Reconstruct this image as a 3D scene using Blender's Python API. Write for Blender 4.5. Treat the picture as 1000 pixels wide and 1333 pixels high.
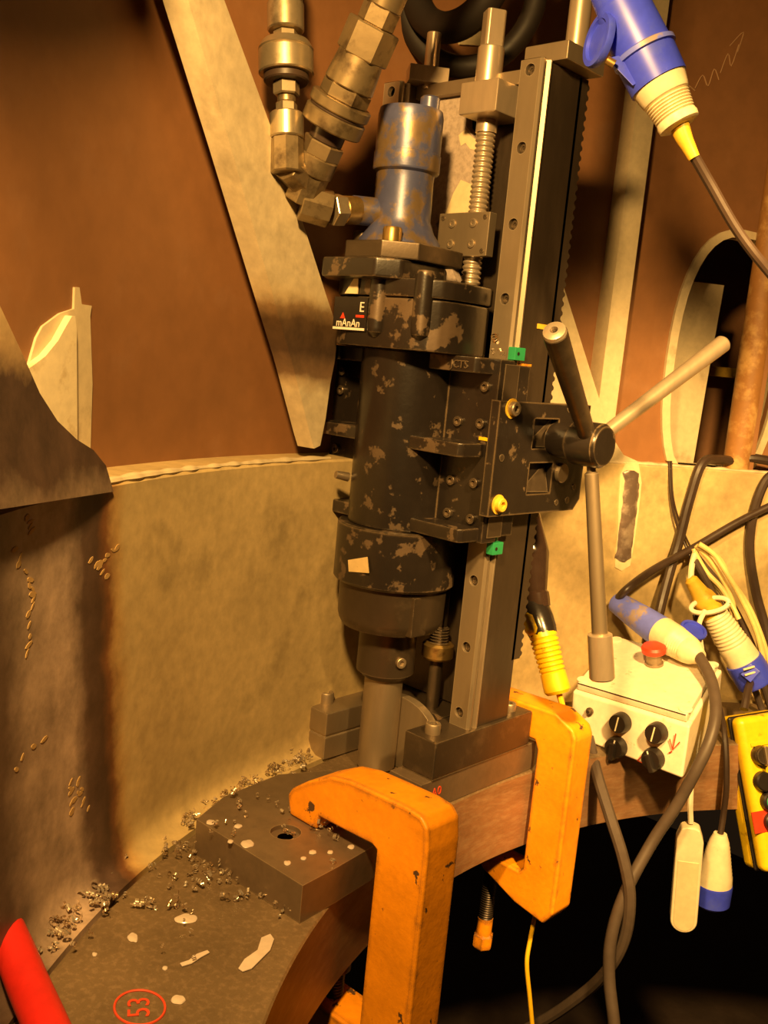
import bpy, bmesh, math, random
from mathutils import Vector, Matrix, noise
random.seed(7)
rad = math.radians
scn = bpy.context.scene
COL = scn.collection
for o in list(bpy.data.objects): bpy.data.objects.remove(o)

# ------------------------------------------------------------------ camera
F = 1270.0
cam_d = bpy.data.cameras.new('camera'); cam = bpy.data.objects.new('camera', cam_d); COL.objects.link(cam)
cam_d.sensor_fit = 'VERTICAL'; cam_d.sensor_height = 36.0; cam_d.lens = F/1333*36.0
cam_d.clip_start = 0.02
CAM = Vector((0.74527, -0.96093, 0.55))
cam.matrix_world = Matrix.Translation(CAM) @ Matrix.Rotation(rad(43), 4, 'Z') @ Matrix.Rotation(rad(81), 4, 'X') @ Matrix.Rotation(rad(5.4), 4, 'Z')
scn.camera = cam
CR = cam.matrix_world.to_3x3()

# ------------------------------------------------------------------ light
w = bpy.data.worlds.new('world'); scn.world = w; w.use_nodes = True
w.node_tree.nodes['Background'].inputs[0].default_value = (1.0, .55, .25, 1)
w.node_tree.nodes['Background'].inputs[1].default_value = 0.012
def lamp(name, loc, energy, radius, color, target=None, angle=None, blend=.5):
    d = bpy.data.lights.new(name, 'SPOT' if angle else 'POINT')
    d.energy = energy; d.shadow_soft_size = radius; d.color = color
    if angle: d.spot_size = rad(angle); d.spot_blend = blend
    o = bpy.data.objects.new(name, d); COL.objects.link(o); o.location = loc
    if target: o.rotation_euler = (Vector(target)-Vector(loc)).to_track_quat('-Z', 'Y').to_euler()
    return o
WARM = (1.0, .57, .17)
lamp('work_lamp', (.47, -.90, 1.08), 118, .05, WARM, target=(.02, .08, .30), angle=104, blend=.75)
lamp('work_lamp', (.95, -.45, 1.15), 260, .05, WARM, target=(.08, .52, .12), angle=47, blend=.6)
vs = scn.view_settings
vs.view_transform = 'Standard'; vs.look = 'None'; vs.exposure = 0.0; vs.gamma = 1.0; vs.use_curve_mapping = False

# ------------------------------------------------------------------ pixel -> place
CX, CY = .905, .05                       # centre of the ring
def ray(px, py): return CR @ Vector(((px-500)/F, -(py-666.5)/F, -1.0))
def PX(px, py, x=None, y=None, z=None, r=None, t=None):
    d = ray(px, py)
    if x is not None: s = (x-CAM.x)/d.x
    elif y is not None: s = (y-CAM.y)/d.y
    elif z is not None: s = (z-CAM.z)/d.z
    elif r is not None:
        cx, cy = CAM.x-CX, CAM.y-CY
        a = d.x**2+d.y**2; b = 2*(d.x*cx+d.y*cy); c = cx*cx+cy*cy-r*r
        s = (-b+math.sqrt(max(0, b*b-4*a*c)))/(2*a)
    else: s = t
    return CAM+d*s
def RP(phi, R, z): return Vector((CX-R*math.cos(phi), CY+R*math.sin(phi), z))
def phi_of(p): return math.atan2(p.y-CY, CX-p.x)

# ------------------------------------------------------------------ materials
def nodes_of(m):
    m.use_nodes = True; return m.node_tree.nodes, m.node_tree.links
def ramp(n, pts):
    cr = n.color_ramp
    while len(cr.elements) > 1: cr.elements.remove(cr.elements[-1])
    for i, (p, c) in enumerate(pts):
        e = cr.elements[0] if i == 0 else cr.elements.new(p)
        e.position = p; e.color = (*c, 1) if len(c) == 3 else c
def mat(name, c, rough=.5, metal=0., c2=None, scale=30., lo=.5, hi=.56, rough2=None, metal2=None, var=.18, vscale=6., bump=.0, bscale=120., fine=.1, spec=.5, stretch=(1,1,1), coat=0., edge=None, er=.004, elo=.05, eamp=.34):
    m = bpy.data.materials.new(name); N, Lk = nodes_of(m)
    bs = N['Principled BSDF']; tc = N.new('ShaderNodeTexCoord'); mp = N.new('ShaderNodeMapping')
    mp.inputs['Scale'].default_value = stretch
    Lk.new(tc.outputs['Object'], mp.inputs[0]); co = mp.outputs[0]
    def nz(s, det=6, ro=.6):
        t = N.new('ShaderNodeTexNoise'); t.inputs['Scale'].default_value = s; t.inputs['Detail'].default_value = det; t.inputs['Roughness'].default_value = ro
        Lk.new(co, t.inputs['Vector']); return t.outputs['Fac']
    def mixc(f, a, b, mode='MIX'):
        x = N.new('ShaderNodeMix'); x.data_type = 'RGBA'; x.blend_type = mode
        for s, v in ((0, f), (6, a), (7, b)):
            if hasattr(v, 'is_linked'): Lk.new(v, x.inputs[s])
            else: x.inputs[s].default_value = v if s == 0 else (*v, 1)
        return x.outputs[2]
    def mixf(f, a, b):
        x = N.new('ShaderNodeMix'); Lk.new(f, x.inputs[0]); x.inputs[2].default_value = a; x.inputs[3].default_value = b; return x.outputs[0]
    def mr(f, a, b, c0, c1):
        x = N.new('ShaderNodeMapRange'); Lk.new(f, x.inputs[0])
        for i, v in enumerate((a, b, c0, c1)): x.inputs[1+i].default_value = v
        return x.outputs[0]
    colr = c
    if c2 is not None:
        f = mr(nz(scale, 8, .62), lo, hi, 0, 1)
        colr = mixc(f, c, c2)
        Lk.new(mixf(f, rough, rough if rough2 is None else rough2), bs.inputs['Roughness'])
        Lk.new(mixf(f, metal, metal if metal2 is None else metal2), bs.inputs['Metallic'])
    else:
        bs.inputs['Metallic'].default_value = metal
        Lk.new(mr(nz(vscale*4), .3, .7, max(.05, rough-.08), min(1, rough+.08)), bs.inputs['Roughness'])
    if edge is not None:
        be = N.new('ShaderNodeBevel'); be.samples = 4; be.inputs['Radius'].default_value = er
        ge = N.new('ShaderNodeNewGeometry'); dt = N.new('ShaderNodeVectorMath'); dt.operation = 'DOT_PRODUCT'
        Lk.new(be.outputs[0], dt.inputs[0]); Lk.new(ge.outputs['True Normal'], dt.inputs[1])
        sm = N.new('ShaderNodeMath'); sm.operation = 'MULTIPLY_ADD'; Lk.new(nz(55, 6), sm.inputs[0]); sm.inputs[1].default_value = eamp; sm.inputs[2].default_value = -eamp/2
        s2 = N.new('ShaderNodeMath'); s2.operation = 'SUBTRACT'; Lk.new(sm.outputs[0], s2.inputs[0]); Lk.new(dt.outputs['Value'], s2.inputs[1])
        colr = mixc(mr(s2.outputs[0], -1+elo, -1+elo+.03, 0, 1), colr, edge)
    v = mr(nz(vscale, 4), .3, .7, 1-var, 1+var*.6); v2 = mr(nz(vscale*14, 4), .3, .7, 1-fine, 1+fine*.6)
    mu = N.new('ShaderNodeMath'); mu.operation = 'MULTIPLY'; Lk.new(v, mu.inputs[0]); Lk.new(v2, mu.inputs[1])
    cc = N.new('ShaderNodeCombineColor')
    for i in range(3): Lk.new(mu.outputs[0], cc.inputs[i])
    Lk.new(mixc(1.0, colr, cc.outputs[0], 'MULTIPLY'), bs.inputs['Base Color'])
    bs.inputs['Specular IOR Level'].default_value = spec
    bs.inputs['Coat Weight'].default_value = coat
    if bump:
        b = N.new('ShaderNodeBump'); b.inputs['Strength'].default_value = bump; b.inputs['Distance'].default_value = .002
        Lk.new(nz(bscale, 5), b.inputs['Height']); Lk.new(b.outputs[0], bs.inputs['Normal'])
    return m
def band_mat(name, base, axis, a, b, pts, wob=.06, wscale=7., rough=.6, bump=.12, tilt=0.0, speck=.0, stops=()):
    """painted steel with scorched / worn bands that lie along one axis of the place"""
    m = mat(name, base, rough, c2=tuple(c_*.5 for c_ in base), scale=11, lo=.54, hi=.8, var=.22, vscale=5, bump=bump, bscale=60, fine=.16)
    N, Lk = m.node_tree.nodes, m.node_tree.links; bs = N['Principled BSDF']
    src = bs.inputs['Base Color'].links[0].from_socket
    tc = [n for n in N if n.type == 'TEX_COORD'][0]
    sx = N.new('ShaderNodeSeparateXYZ'); Lk.new(tc.outputs['Object'], sx.inputs[0])
    nz = N.new('ShaderNodeTexNoise'); nz.inputs['Scale'].default_value = wscale; nz.inputs['Detail'].default_value = 7; nz.inputs['Roughness'].default_value = .65
    Lk.new(tc.outputs['Object'], nz.inputs['Vector'])
    def math_(op, i0, i1):
        x = N.new('ShaderNodeMath'); x.operation = op
        for k, v in enumerate((i0, i1)):
            if hasattr(v, 'is_linked'): Lk.new(v, x.inputs[k])
            else: x.inputs[k].default_value = v
        return x.outputs[0]
    v = math_('ADD', sx.outputs[axis], math_('MULTIPLY', math_('SUBTRACT', nz.outputs['Fac'], .5), wob))
    if tilt: v = math_('ADD', v, math_('MULTIPLY', sx.outputs['Z'], tilt))
    mr = N.new('ShaderNodeMapRange'); Lk.new(v, mr.inputs[0]); mr.inputs[1].default_value = a; mr.inputs[2].default_value = b
    rp = N.new('ShaderNodeValToRGB'); Lk.new(mr.outputs[0], rp.inputs[0])
    ramp(rp, pts)
    x = N.new('ShaderNodeMix'); x.data_type = 'RGBA'
    Lk.new(rp.outputs['Alpha'], x.inputs[0]); Lk.new(src, x.inputs[6])
    # mottling inside the band
    n2 = N.new('ShaderNodeTexNoise'); n2.inputs['Scale'].default_value = 26; n2.inputs['Detail'].default_value = 8; n2.inputs['Roughness'].default_value = .7
    Lk.new(tc.outputs['Object'], n2.inputs['Vector'])
    m2 = N.new('ShaderNodeMapRange'); Lk.new(n2.outputs['Fac'], m2.inputs[0]); m2.inputs[1].default_value = .3; m2.inputs[2].default_value = .7; m2.inputs[3].default_value = .55; m2.inputs[4].default_value = 1.35
    y = N.new('ShaderNodeVectorMath'); y.operation = 'SCALE'; Lk.new(rp.outputs['Color'], y.inputs[0]); Lk.new(m2.outputs[0], y.inputs['Scale'])
    Lk.new(y.outputs[0], x.inputs[7]); Lk.new(x.outputs[2], bs.inputs['Base Color'])
    return m
STEELC = (.42, .38, .32)
M = {}
M['brown'] = mat('brown_primer', (.25, .115, .045), .55, c2=(.29, .15, .075), scale=9, lo=.55, hi=.8, rough2=.6, metal2=0, var=.2, vscale=2.2, bump=.05)
M['cream'] = mat('cream_paint', (.62, .52, .34), .5, c2=(.35, .27, .16), scale=14, lo=.6, hi=.75, var=.15, bump=.08)
M['wall'] = band_mat('scorched_cream_paint', (.54, .41, .20), 'Y', -.80, -.40,
    [(0, (.05, .03, .022, 1)), (.40, (.06, .036, .026, 1)), (.54, (.10, .065, .048, 1)), (.62, (.36, .265, .20, 1)), (.76, (.42, .31, .24, 1)), (.815, (.10, .06, .045, 1)), (.87, (.065, .036, .024, 1)), (.905, (.17, .07, .025, 1)), (.945, (.40, .23, .07, .6)), (1, (.5, .4, .2, 0))], wob=.085, wscale=5, tilt=.13, rough=.5)
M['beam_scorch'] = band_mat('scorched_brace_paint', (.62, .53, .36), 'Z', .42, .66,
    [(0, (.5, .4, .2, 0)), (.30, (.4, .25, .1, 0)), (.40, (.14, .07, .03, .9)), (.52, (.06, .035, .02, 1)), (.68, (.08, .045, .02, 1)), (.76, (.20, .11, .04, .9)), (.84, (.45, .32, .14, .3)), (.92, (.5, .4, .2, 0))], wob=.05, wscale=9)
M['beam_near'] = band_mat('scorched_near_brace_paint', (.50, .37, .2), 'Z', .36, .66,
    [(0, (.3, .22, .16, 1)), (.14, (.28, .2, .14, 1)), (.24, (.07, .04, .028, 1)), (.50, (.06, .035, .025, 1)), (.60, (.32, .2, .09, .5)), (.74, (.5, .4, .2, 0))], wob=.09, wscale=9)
M['flange'] = mat('oily_mill_steel', (.16, .11, .06), .42, .12, c2=(.24, .165, .095), scale=160, lo=.5, hi=.62, rough2=.5, metal2=.3, var=.3, vscale=7, bump=.25, bscale=260)
M['flange_side'] = mat('rusty_machined_steel', (.30, .16, .08), .45, .2, c2=(.36, .22, .12), scale=40, lo=.45, hi=.65, var=.3, bump=.1, stretch=(1, 1, 4))
M['plate'] = mat('machined_steel_plate', (.22, .16, .105), .36, .5, c2=(.14, .10, .065), scale=22, lo=.52, hi=.75, rough2=.42, metal2=.4, var=.25, bump=.06, edge=(.40, .31, .2), er=.002, elo=.09)
M['steel'] = mat('bright_steel', (.62, .50, .36), .32, .68, c2=(.38, .29, .19), scale=30, lo=.6, hi=.85, rough2=.38, metal2=.65, var=.12, bump=.02, stretch=(1, 1, .25), edge=(.75, .66, .52), er=.002, elo=.09)
M['steel_soft'] = mat('satin_steel', (.36, .285, .195), .44, .75, c2=(.24, .18, .12), scale=26, lo=.58, hi=.85, rough2=.42, metal2=.75, var=.15, bump=.03, stretch=(1, 1, .25), fine=.06, edge=(.62, .52, .38), er=.002, elo=.09)
M['steel_dark'] = mat('blackened_steel', (.10, .074, .05), .34, .65, c2=(.17, .125, .08), scale=26, lo=.55, hi=.75, var=.25, bump=.06, fine=.06, edge=(.34, .26, .17), er=.0025, elo=.09)
M['column'] = mat('oiled_column_steel', (.085, .062, .042), .36, .6, c2=(.13, .095, .065), scale=20, lo=.5, hi=.7, var=.28, bump=.05, stretch=(1, 1, .3))
M['black'] = mat('chipped_black_paint', (.016, .012, .0095), .28, .0, c2=(.13, .09, .055), scale=36, lo=.605, hi=.635, rough2=.42, metal2=.3, var=.3, bump=.25, bscale=35, spec=.7, edge=(.15, .105, .06), elo=.088)
M['black2'] = mat('flaking_black_paint', (.019, .014, .0105), .3, .0, c2=(.14, .095, .058), scale=30, lo=.555, hi=.585, rough2=.45, metal2=.3, var=.3, bump=.25, bscale=35, spec=.7, edge=(.17, .12, .07), elo=.088)
M['blue_motor'] = mat('chipped_blue_paint', (.075, .085, .185), .36, .15, c2=(.22, .155, .085), scale=26, lo=.47, hi=.56, rough2=.35, metal2=.5, var=.25, bump=.15, bscale=40)
M['grey_plate'] = mat('grey_sandy_paint', (.46, .37, .31), .75, c2=(.36, .29, .24), scale=150, lo=.45, hi=.6, var=.12, bump=.25, bscale=250)
M['flaked'] = mat('cream_filler', (.72, .6, .36), .6, var=.12)
M['orange'] = mat('chipped_orange_paint', (.97, .345, .008), .42, c2=(.10, .05, .02), scale=44, lo=.635, hi=.655, rough2=.6, var=.25, vscale=9, bump=.3, bscale=70, edge=(.09, .05, .025), er=.016, elo=.145, eamp=.8)
M['thread'] = mat('black_screw_steel', (.06, .045, .035), .4, .7, var=.3)
M['brass'] = mat('aged_brass', (.50, .33, .11), .35, .85, c2=(.2, .12, .05), scale=40, lo=.55, hi=.7, var=.25)
M['fitting'] = mat('zinc_plated_steel', (.58, .48, .32), .32, .8, c2=(.24, .18, .11), scale=32, lo=.54, hi=.72, rough2=.38, metal2=.85, var=.25, bump=.03)
M['fitting_dark'] = mat('oily_fitting_steel', (.34, .26, .15), .36, .75, c2=(.12, .085, .05), scale=30, lo=.5, hi=.66, rough2=.4, metal2=.8, var=.25, bump=.04)
M['rubber'] = mat('black_rubber', (.045, .028, .02), .4, var=.2, spec=.5, bump=.04)
M['hose'] = mat('dull_black_hose', (.014, .010, .008), .6, var=.2, spec=.3)
M['rubber_grey'] = mat('dusty_rubber', (.085, .062, .048), .5, var=.25, spec=.4)
M['bluep'] = mat('blue_plastic', (.045, .07, .80), .38, c2=(.07, .10, .65), scale=30, lo=.5, hi=.7, var=.2)
M['bluedirty'] = mat('grimy_blue_plastic', (.14, .18, .80), .45, c2=(.30, .24, .24), scale=26, lo=.52, hi=.6, var=.2)
M['whitep'] = mat('cream_white_plastic', (.78, .68, .46), .45, c2=(.5, .38, .2), scale=24, lo=.58, hi=.72, var=.14, bump=.03)
M['boxp'] = mat('grubby_white_enclosure', (.82, .74, .58), .42, c2=(.5, .36, .2), scale=34, lo=.62, hi=.70, var=.1, bump=.02)
M['yellow'] = mat('yellow_plastic', (.86, .58, .012), .38, c2=(.40, .22, .01), scale=30, lo=.61, hi=.68, var=.15, bump=.03)
M['yellow_tape'] = mat('yellow_tape', (.72, .45, .04), .45, c2=(.45, .25, .03), scale=40, lo=.55, hi=.7, var=.2, bump=.15)
M['wire_y'] = mat('cream_cable', (.76, .60, .24), .45, var=.15)
M['wire_w'] = mat('white_cable', (.78, .70, .52), .45, var=.12)
M['wire_yy'] = mat('bright_yellow_cord', (.85, .50, .01), .4, var=.1)
M['red'] = mat('red_plastic', (.72, .05, .018), .4, var=.15)
M['redhose'] = mat('red_hose', (.62, .02, .012), .42, var=.2)
M['redpaint'] = mat('red_marker_paint', (.70, .07, .02), .6, var=.2)
M['green'] = mat('green_plastic', (.02, .26, .10), .45, var=.2)
M['knob'] = mat('black_knob', (.018, .014, .012), .35, var=.2)
M['white'] = mat('white_ink', (.8, .72, .6), .5, var=.05)
M['chip'] = mat('steel_shavings', (.80, .70, .56), .22, .75, c2=(.42, .30, .18), scale=60, lo=.5, hi=.6, var=.2)
M['milk'] = mat('milky_coolant', (.58, .48, .40), .18, var=.08, spec=.6)
M['rustpipe'] = mat('rusty_pipe', (.34, .16, .045), .6, c2=(.55, .33, .12), scale=26, lo=.48, hi=.62, var=.25, bump=.2, bscale=60)
M['weld'] = mat('ground_weld_metal', (.22, .16, .13), .42, .55, c2=(.42, .34, .28), scale=36, lo=.48, hi=.62, var=.3, bump=.4, bscale=50)
M['dark'] = mat('dark_steel', (.05, .032, .024), .7, var=.3)
M['chalk'] = mat('yellow_chalk', (.48, .31, .12), .8, var=.2)
M['chalkw'] = mat('pale_chalk', (.40, .24, .13), .85, var=.2)
M['guard'] = mat('smoky_lamp_guard', (.045, .026, .018), .16, var=.2, spec=.8, coat=.3)
M['tape'] = mat('black_tape', (.02, .016, .014), .22, var=.2, bump=.2, bscale=30, spec=.7)
M['sticker'] = mat('worn_pale_sticker', (.66, .50, .25), .5, c2=(.06, .04, .03), scale=60, lo=.56, hi=.59, var=.1)

# ------------------------------------------------------------------ mesh building
class B:
    def __init__(s): s.bm = bmesh.new()
    def box(s, x0, x1, y0, y1, z0, z1, bev=.0015, seg=2, mtx=None):
        r = bmesh.ops.create_cube(s.bm, size=1); vs = r['verts']
        for v in vs: v.co = Vector(((x0+x1)/2+v.co.x*(x1-x0), (y0+y1)/2+v.co.y*(y1-y0), (z0+z1)/2+v.co.z*(z1-z0)))
        es = list({e for v in vs for e in v.link_edges})
        if bev:
            rr = bmesh.ops.bevel(s.bm, geom=es, offset=bev, segments=seg, affect='EDGES', profile=.5)
            vs = list({v for f in rr['faces'] for v in f.verts} | {v for v in vs if v.is_valid})
        if mtx is not None:
            for v in vs: v.co = mtx @ v.co
        return s
    def rings(s, rings, cap=True, closed=True):
        R = [[s.bm.verts.new(p) for p in ring] for ring in rings]
        n = len(R[0])
        for a, b in zip(R, R[1:]):
            for i in range(n if closed else n-1):
                j = (i+1) % n
                try: s.bm.faces.new((a[i], a[j], b[j], b[i]))
                except ValueError: pass
        if cap and closed:
            for ring in (R[0], R[-1]):
                try: s.bm.faces.new(ring)
                except ValueError: pass
        return s
    def lathe(s, p, axis, prof, n=28, rot=0.0, cap=True):
        p = Vector(p); a = Vector(axis).normalized()
        u = a.orthogonal().normalized(); v = a.cross(u)
        if abs(a.z) > .9: u = Vector((1, 0, 0)); u = (u-a*u.dot(a)).normalized(); v = a.cross(u)
        rings = []
        for t, r in prof:
            rings.append([p+a*t+(u*math.cos(2*math.pi*i/n+rot)+v*math.sin(2*math.pi*i/n+rot))*max(r, 1e-5) for i in range(n)])
        return s.rings(rings, cap)
    def cyl(s, p0, p1, r0, r1=None, n=24, bev=0.0, rot=0.0):
        p0, p1 = Vector(p0), Vector(p1); L = (p1-p0).length; r1 = r0 if r1 is None else r1
        prof = [(0, r0), (L, r1)] if not bev else [(0, r0-bev), (bev, r0), (L-bev, r1), (L, r1-bev)]
        return s.lathe(p0, p1-p0, prof, n, rot)
    def prism(s, pts, vec, bev=0.0, seg=2):
        vs = [s.bm.verts.new(Vector(p)) for p in pts]; f = s.bm.faces.new(vs)
        r = bmesh.ops.extrude_face_region(s.bm, geom=[f])
        nv = [g for g in r['geom'] if isinstance(g, bmesh.types.BMVert)]
        for v in nv: v.co += Vector(vec)
        if bev:
            es = list({e for v in vs+nv for e in v.link_edges})
            bmesh.ops.bevel(s.bm, geom=es, offset=bev, segments=seg, affect='EDGES', profile=.5, clamp_overlap=True)
        return s
    def plate(s, outer, holes, fmap, w0, w1, back=True):
        """outline with holes in (u,v), mapped to the place by fmap(u,v,w)"""
        loops = []
        for lp in [outer]+list(holes):
            vs = [s.bm.verts.new((u, v, 0)) for u, v in lp]
            loops.append(vs)
        es = []
        for vs in loops:
            for i in range(len(vs)): es.append(s.bm.edges.new((vs[i], vs[(i+1) % len(vs)])))
        r = bmesh.ops.triangle_fill(s.bm, use_beauty=True, use_dissolve=False, edges=es)
        fs = [g for g in r['geom'] if isinstance(g, bmesh.types.BMFace)]
        top = {v: (v.co.x, v.co.y) for vs in loops for v in vs}
        bot = {}
        for v, (a, b) in top.items():
            bot[v] = s.bm.verts.new(fmap(a, b, w1)); v.co = fmap(a, b, w0)
        if back:
            for f in fs: s.bm.faces.new([bot[v] for v in reversed(f.verts)])
        for vs in loops:
            for i in range(len(vs)):
                a, b = vs[i], vs[(i+1) % len(vs)]
                s.bm.faces.new((b, a, bot[a], bot[b]))
        return s
    def tube(s, pts, r, n=10, sub=6, smooth=True, r_end=None):
        P = [Vector(p) for p in pts]
        if smooth and len(P) > 2:
            Q = []
            for i in range(len(P)-1):
                p0 = P[max(i-1, 0)]; p1 = P[i]; p2 = P[i+1]; p3 = P[min(i+2, len(P)-1)]
                for k in range(sub):
                    t = k/sub
                    Q.append(.5*((2*p1)+(-p0+p2)*t+(2*p0-5*p1+4*p2-p3)*t*t+(-p0+3*p1-3*p2+p3)*t**3))
            Q.append(P[-1]); P = Q
        rings = []; u = None
        for i, p in enumerate(P):
            d = (P[min(i+1, len(P)-1)]-P[max(i-1, 0)]).normalized()
            u = d.orthogonal().normalized() if u is None else (u-d*u.dot(d)).normalized()
            v = d.cross(u); rr = r if r_end is None else r+(r_end-r)*i/(len(P)-1)
            rings.append([p+(u*math.cos(2*math.pi*k/n)+v*math.sin(2*math.pi*k/n))*rr for k in range(n)])
        return s.rings(rings)
    def ribbon(s, pts, wdir, width, thick):
        """flat bar following a path"""
        P = [Vector(p) for p in pts]; wv = Vector(wdir).normalized(); rings = []
        for i, p in enumerate(P):
            d = (P[min(i+1, len(P)-1)]-P[max(i-1, 0)]).normalized(); nn = d.cross(wv).normalized()
            a, b = wv*width/2, nn*thick/2
            rings.append([p+a+b, p-a+b, p-a-b, p+a-b])
        return s.rings(rings)
    def mesh(s, name, off=Vector((0, 0, 0)), smooth=35):
        bmesh.ops.remove_doubles(s.bm, verts=s.bm.verts, dist=1e-6)
        bmesh.ops.recalc_face_normals(s.bm, faces=s.bm.faces)
        me = bpy.data.meshes.new(name)
        for v in s.bm.verts: v.co -= off
        s.bm.to_mesh(me); s.bm.free()
        if smooth:
            me.polygons.foreach_set('use_smooth', [True]*len(me.polygons)); me.set_sharp_from_angle(angle=rad(smooth))
        return me
BASE = {}
def link(o, parent=None):
    COL.objects.link(o)
    if parent is not None: o.parent = parent
    return o
def thing(name, loc, label, cat, group=None):
    o = bpy.data.objects.new(name, None); link(o); o.location = loc; o.empty_display_size = .03
    o['label'] = label; o['category'] = cat
    if group: o['group'] = group
    BASE[o] = Vector(loc); return o
def part(name, b, m, parent, label=None, smooth=35):
    off = BASE[parent]; me = b.mesh(name, off, smooth)
    o = bpy.data.objects.new(name, me); link(o, parent); me.materials.append(M[m]); BASE[o] = off
    wn = o.modifiers.new('weighted_normals', 'WEIGHTED_NORMAL'); wn.keep_sharp = True
    if label: o['label'] = label
    return o
def solo(name, b, m, label, cat, group=None, kind=None, smooth=35, loc=None):
    co = [v.co for v in b.bm.verts]
    if loc is None:
        loc = Vector((sum(c.x for c in co)/len(co), sum(c.y for c in co)/len(co), min(c.z for c in co)))
    me = b.mesh(name, Vector(loc), smooth); o = bpy.data.objects.new(name, me); link(o); o.location = loc
    me.materials.append(M[m]); o['label'] = label; o['category'] = cat
    wn = o.modifiers.new('weighted_normals', 'WEIGHTED_NORMAL'); wn.keep_sharp = True
    if group: o['group'] = group
    if kind: o['kind'] = kind
    BASE[o] = Vector(loc); return o
def struct(name, b, m, label=None, smooth=35):
    me = b.mesh(name, Vector(), smooth); o = bpy.data.objects.new(name, me); link(o); me.materials.append(M[m])
    o['kind'] = 'structure'; BASE[o] = Vector()
    if label: o['label'] = label
    return o
SC = {}
def screw(parent, pos, axis, r=.0055, h=.006, m='steel_dark', name='cap_screw'):
    key = (round(r, 5), round(h, 5), m)
    if key not in SC:
        b = B(); n = 24
        ring = lambda rr, z, k=n: [Vector((rr*math.cos(2*math.pi*i/n), rr*math.sin(2*math.pi*i/n), z)) for i in range(n)]
        def hexr(rr, z):
            out = []
            for i in range(n):
                a = 2*math.pi*i/n; k = (a % (math.pi/3))-math.pi/6
                q = rr*math.cos(math.pi/6)/math.cos(k); out.append(Vector((q*math.cos(a), q*math.sin(a), z)))
            return out
        b.rings([ring(r, -.002), ring(r, h*.85), ring(r*.9, h), hexr(r*.55, h), hexr(r*.55, h*.35), hexr(r*.02, h*.35)])
        SC[key] = b.mesh(name); SC[key].materials.append(M[m])
    o = bpy.data.objects.new(name, SC[key]); link(o, parent)
    o.location = Vector(pos)-BASE[parent]; o.rotation_euler = Vector(axis).to_track_quat('Z', 'Y').to_euler(); BASE[o] = BASE[parent]
    return o
def text_verts(body, size, depth):
    c = bpy.data.curves.new('lettering', 'FONT'); c.body = body; c.size = size; c.extrude = depth; c.align_x = 'CENTER'; c.align_y = 'CENTER'; c.resolution_u = 3
    o = bpy.data.objects.new('lettering', c); COL.objects.link(o)
    me = bpy.data.meshes.new_from_object(o.evaluated_get(bpy.context.evaluated_depsgraph_get()))
    bpy.data.objects.remove(o); bpy.data.curves.remove(c)
    return me
def lettering(parent, body, size, pos, udir, vdir, m, depth=.0004, name='lettering'):
    me = text_verts(body, size, depth); u = Vector(udir).normalized(); v = (Vector(vdir)-u*Vector(vdir).dot(u)).normalized(); n = u.cross(v)
    off = Vector(pos)-BASE[parent]
    for q in me.vertices: q.co = off+u*q.co.x+v*q.co.y+n*q.co.z
    me.materials.clear(); me.materials.append(M[m])
    o = bpy.data.objects.new(name, me); link(o, parent); BASE[o] = BASE[parent]; return o
def circ(cu, cv, r, n=16, ry=None): return [(cu+r*math.cos(2*math.pi*i/n), cv+(ry or r)*math.sin(2*math.pi*i/n)) for i in range(n)]

#SECTIONS
# ================================================================== the setting
P0, P1 = rad(-48), rad(80)
ZT = .41                                   # top edge of the cream ring wall
def arc(a, b, n): return [a+(b-a)*i/n for i in range(n+1)]
b = B()                                    # the cream ring wall with its cove at the foot
prof = [(1.066, .0032), (1.078, .0035), (1.088, .009), (1.094, .02), (1.095, .04), (1.095, ZT-.003), (1.098, ZT), (1.165, ZT), (1.165, -.11), (1.066, -.11)]
b.rings([[RP(p, r, z) for r, z in prof] for p in arc(P0, P1, 90)])
wall = struct('wall_left', b, 'wall', 'cream painted curved ring wall with a scorched dark patch', smooth=40)
b = B()                                    # the thick steel ring the machine stands on
prof = [(.872, 0), (.870, -.002), (.870, -.11), (1.066, -.11), (1.066, -.004), (1.062, -.004), (1.0605, 0)]
b.rings([[RP(p, r, z) for r, z in prof] for p in arc(P0, P1, 100)])
flange = struct('floor', b, 'flange', 'oily steel ring ledge under the drilling machine', smooth=40)
flange.data.materials.append(M['flange_side'])
for f in flange.data.polygons:
    if f.normal.z < .5 and math.hypot(f.center.x-CX, f.center.y-CY) < .9: f.material_index = 1
b = B(); b.box(-1.2, 3.2, -2.4, 2.6, -1.25, -1.2, 0)
struct('floor_lower', b, 'dark', 'dark steel floor far below the ring')
# upper brown plating, with the oval manhole in one panel
mh = [PX(870, 500, r=1.16), PX(940, 610, r=1.16)]
PH0, PH1 = rad(28.4), rad(44.5); HP, HZ = rad(35.6), .590
b = B()
for a0, a1, n in ((P0, PH0, 40), (PH1, P1, 18)):
    b.rings([[RP(p, 1.16, ZT-.02), RP(p, 1.16, 1.75), RP(p, 1.175, 1.75), RP(p, 1.175, ZT-.02)] for p in arc(a0, a1, n)])
def oval(sp, sz, n=40):
    o = []
    for i in range(n):
        a = 2*math.pi*i/n; c, s_ = math.cos(a), math.sin(a)
        o.append((HP+sp*math.copysign(abs(c)**.8, c), HZ+sz*math.copysign(abs(s_)**.85, s_)))
    return o
OV = oval(rad(5.0), .222)
outer = [(p, ZT-.02) for p in arc(PH0, PH1, 8)]+[(p, 1.75) for p in arc(PH1, PH0, 8)]
OV = [(p, max(z, ZT+.001)) for p, z in OV]
b.plate(outer, [OV], lambda u, v, w: RP(u, w, v), 1.16, 1.175)
uw = struct('wall_back', b, 'brown', 'brown primed steel plating above the cream wall', smooth=30)
b = B()                                    # light rim round the manhole
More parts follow.
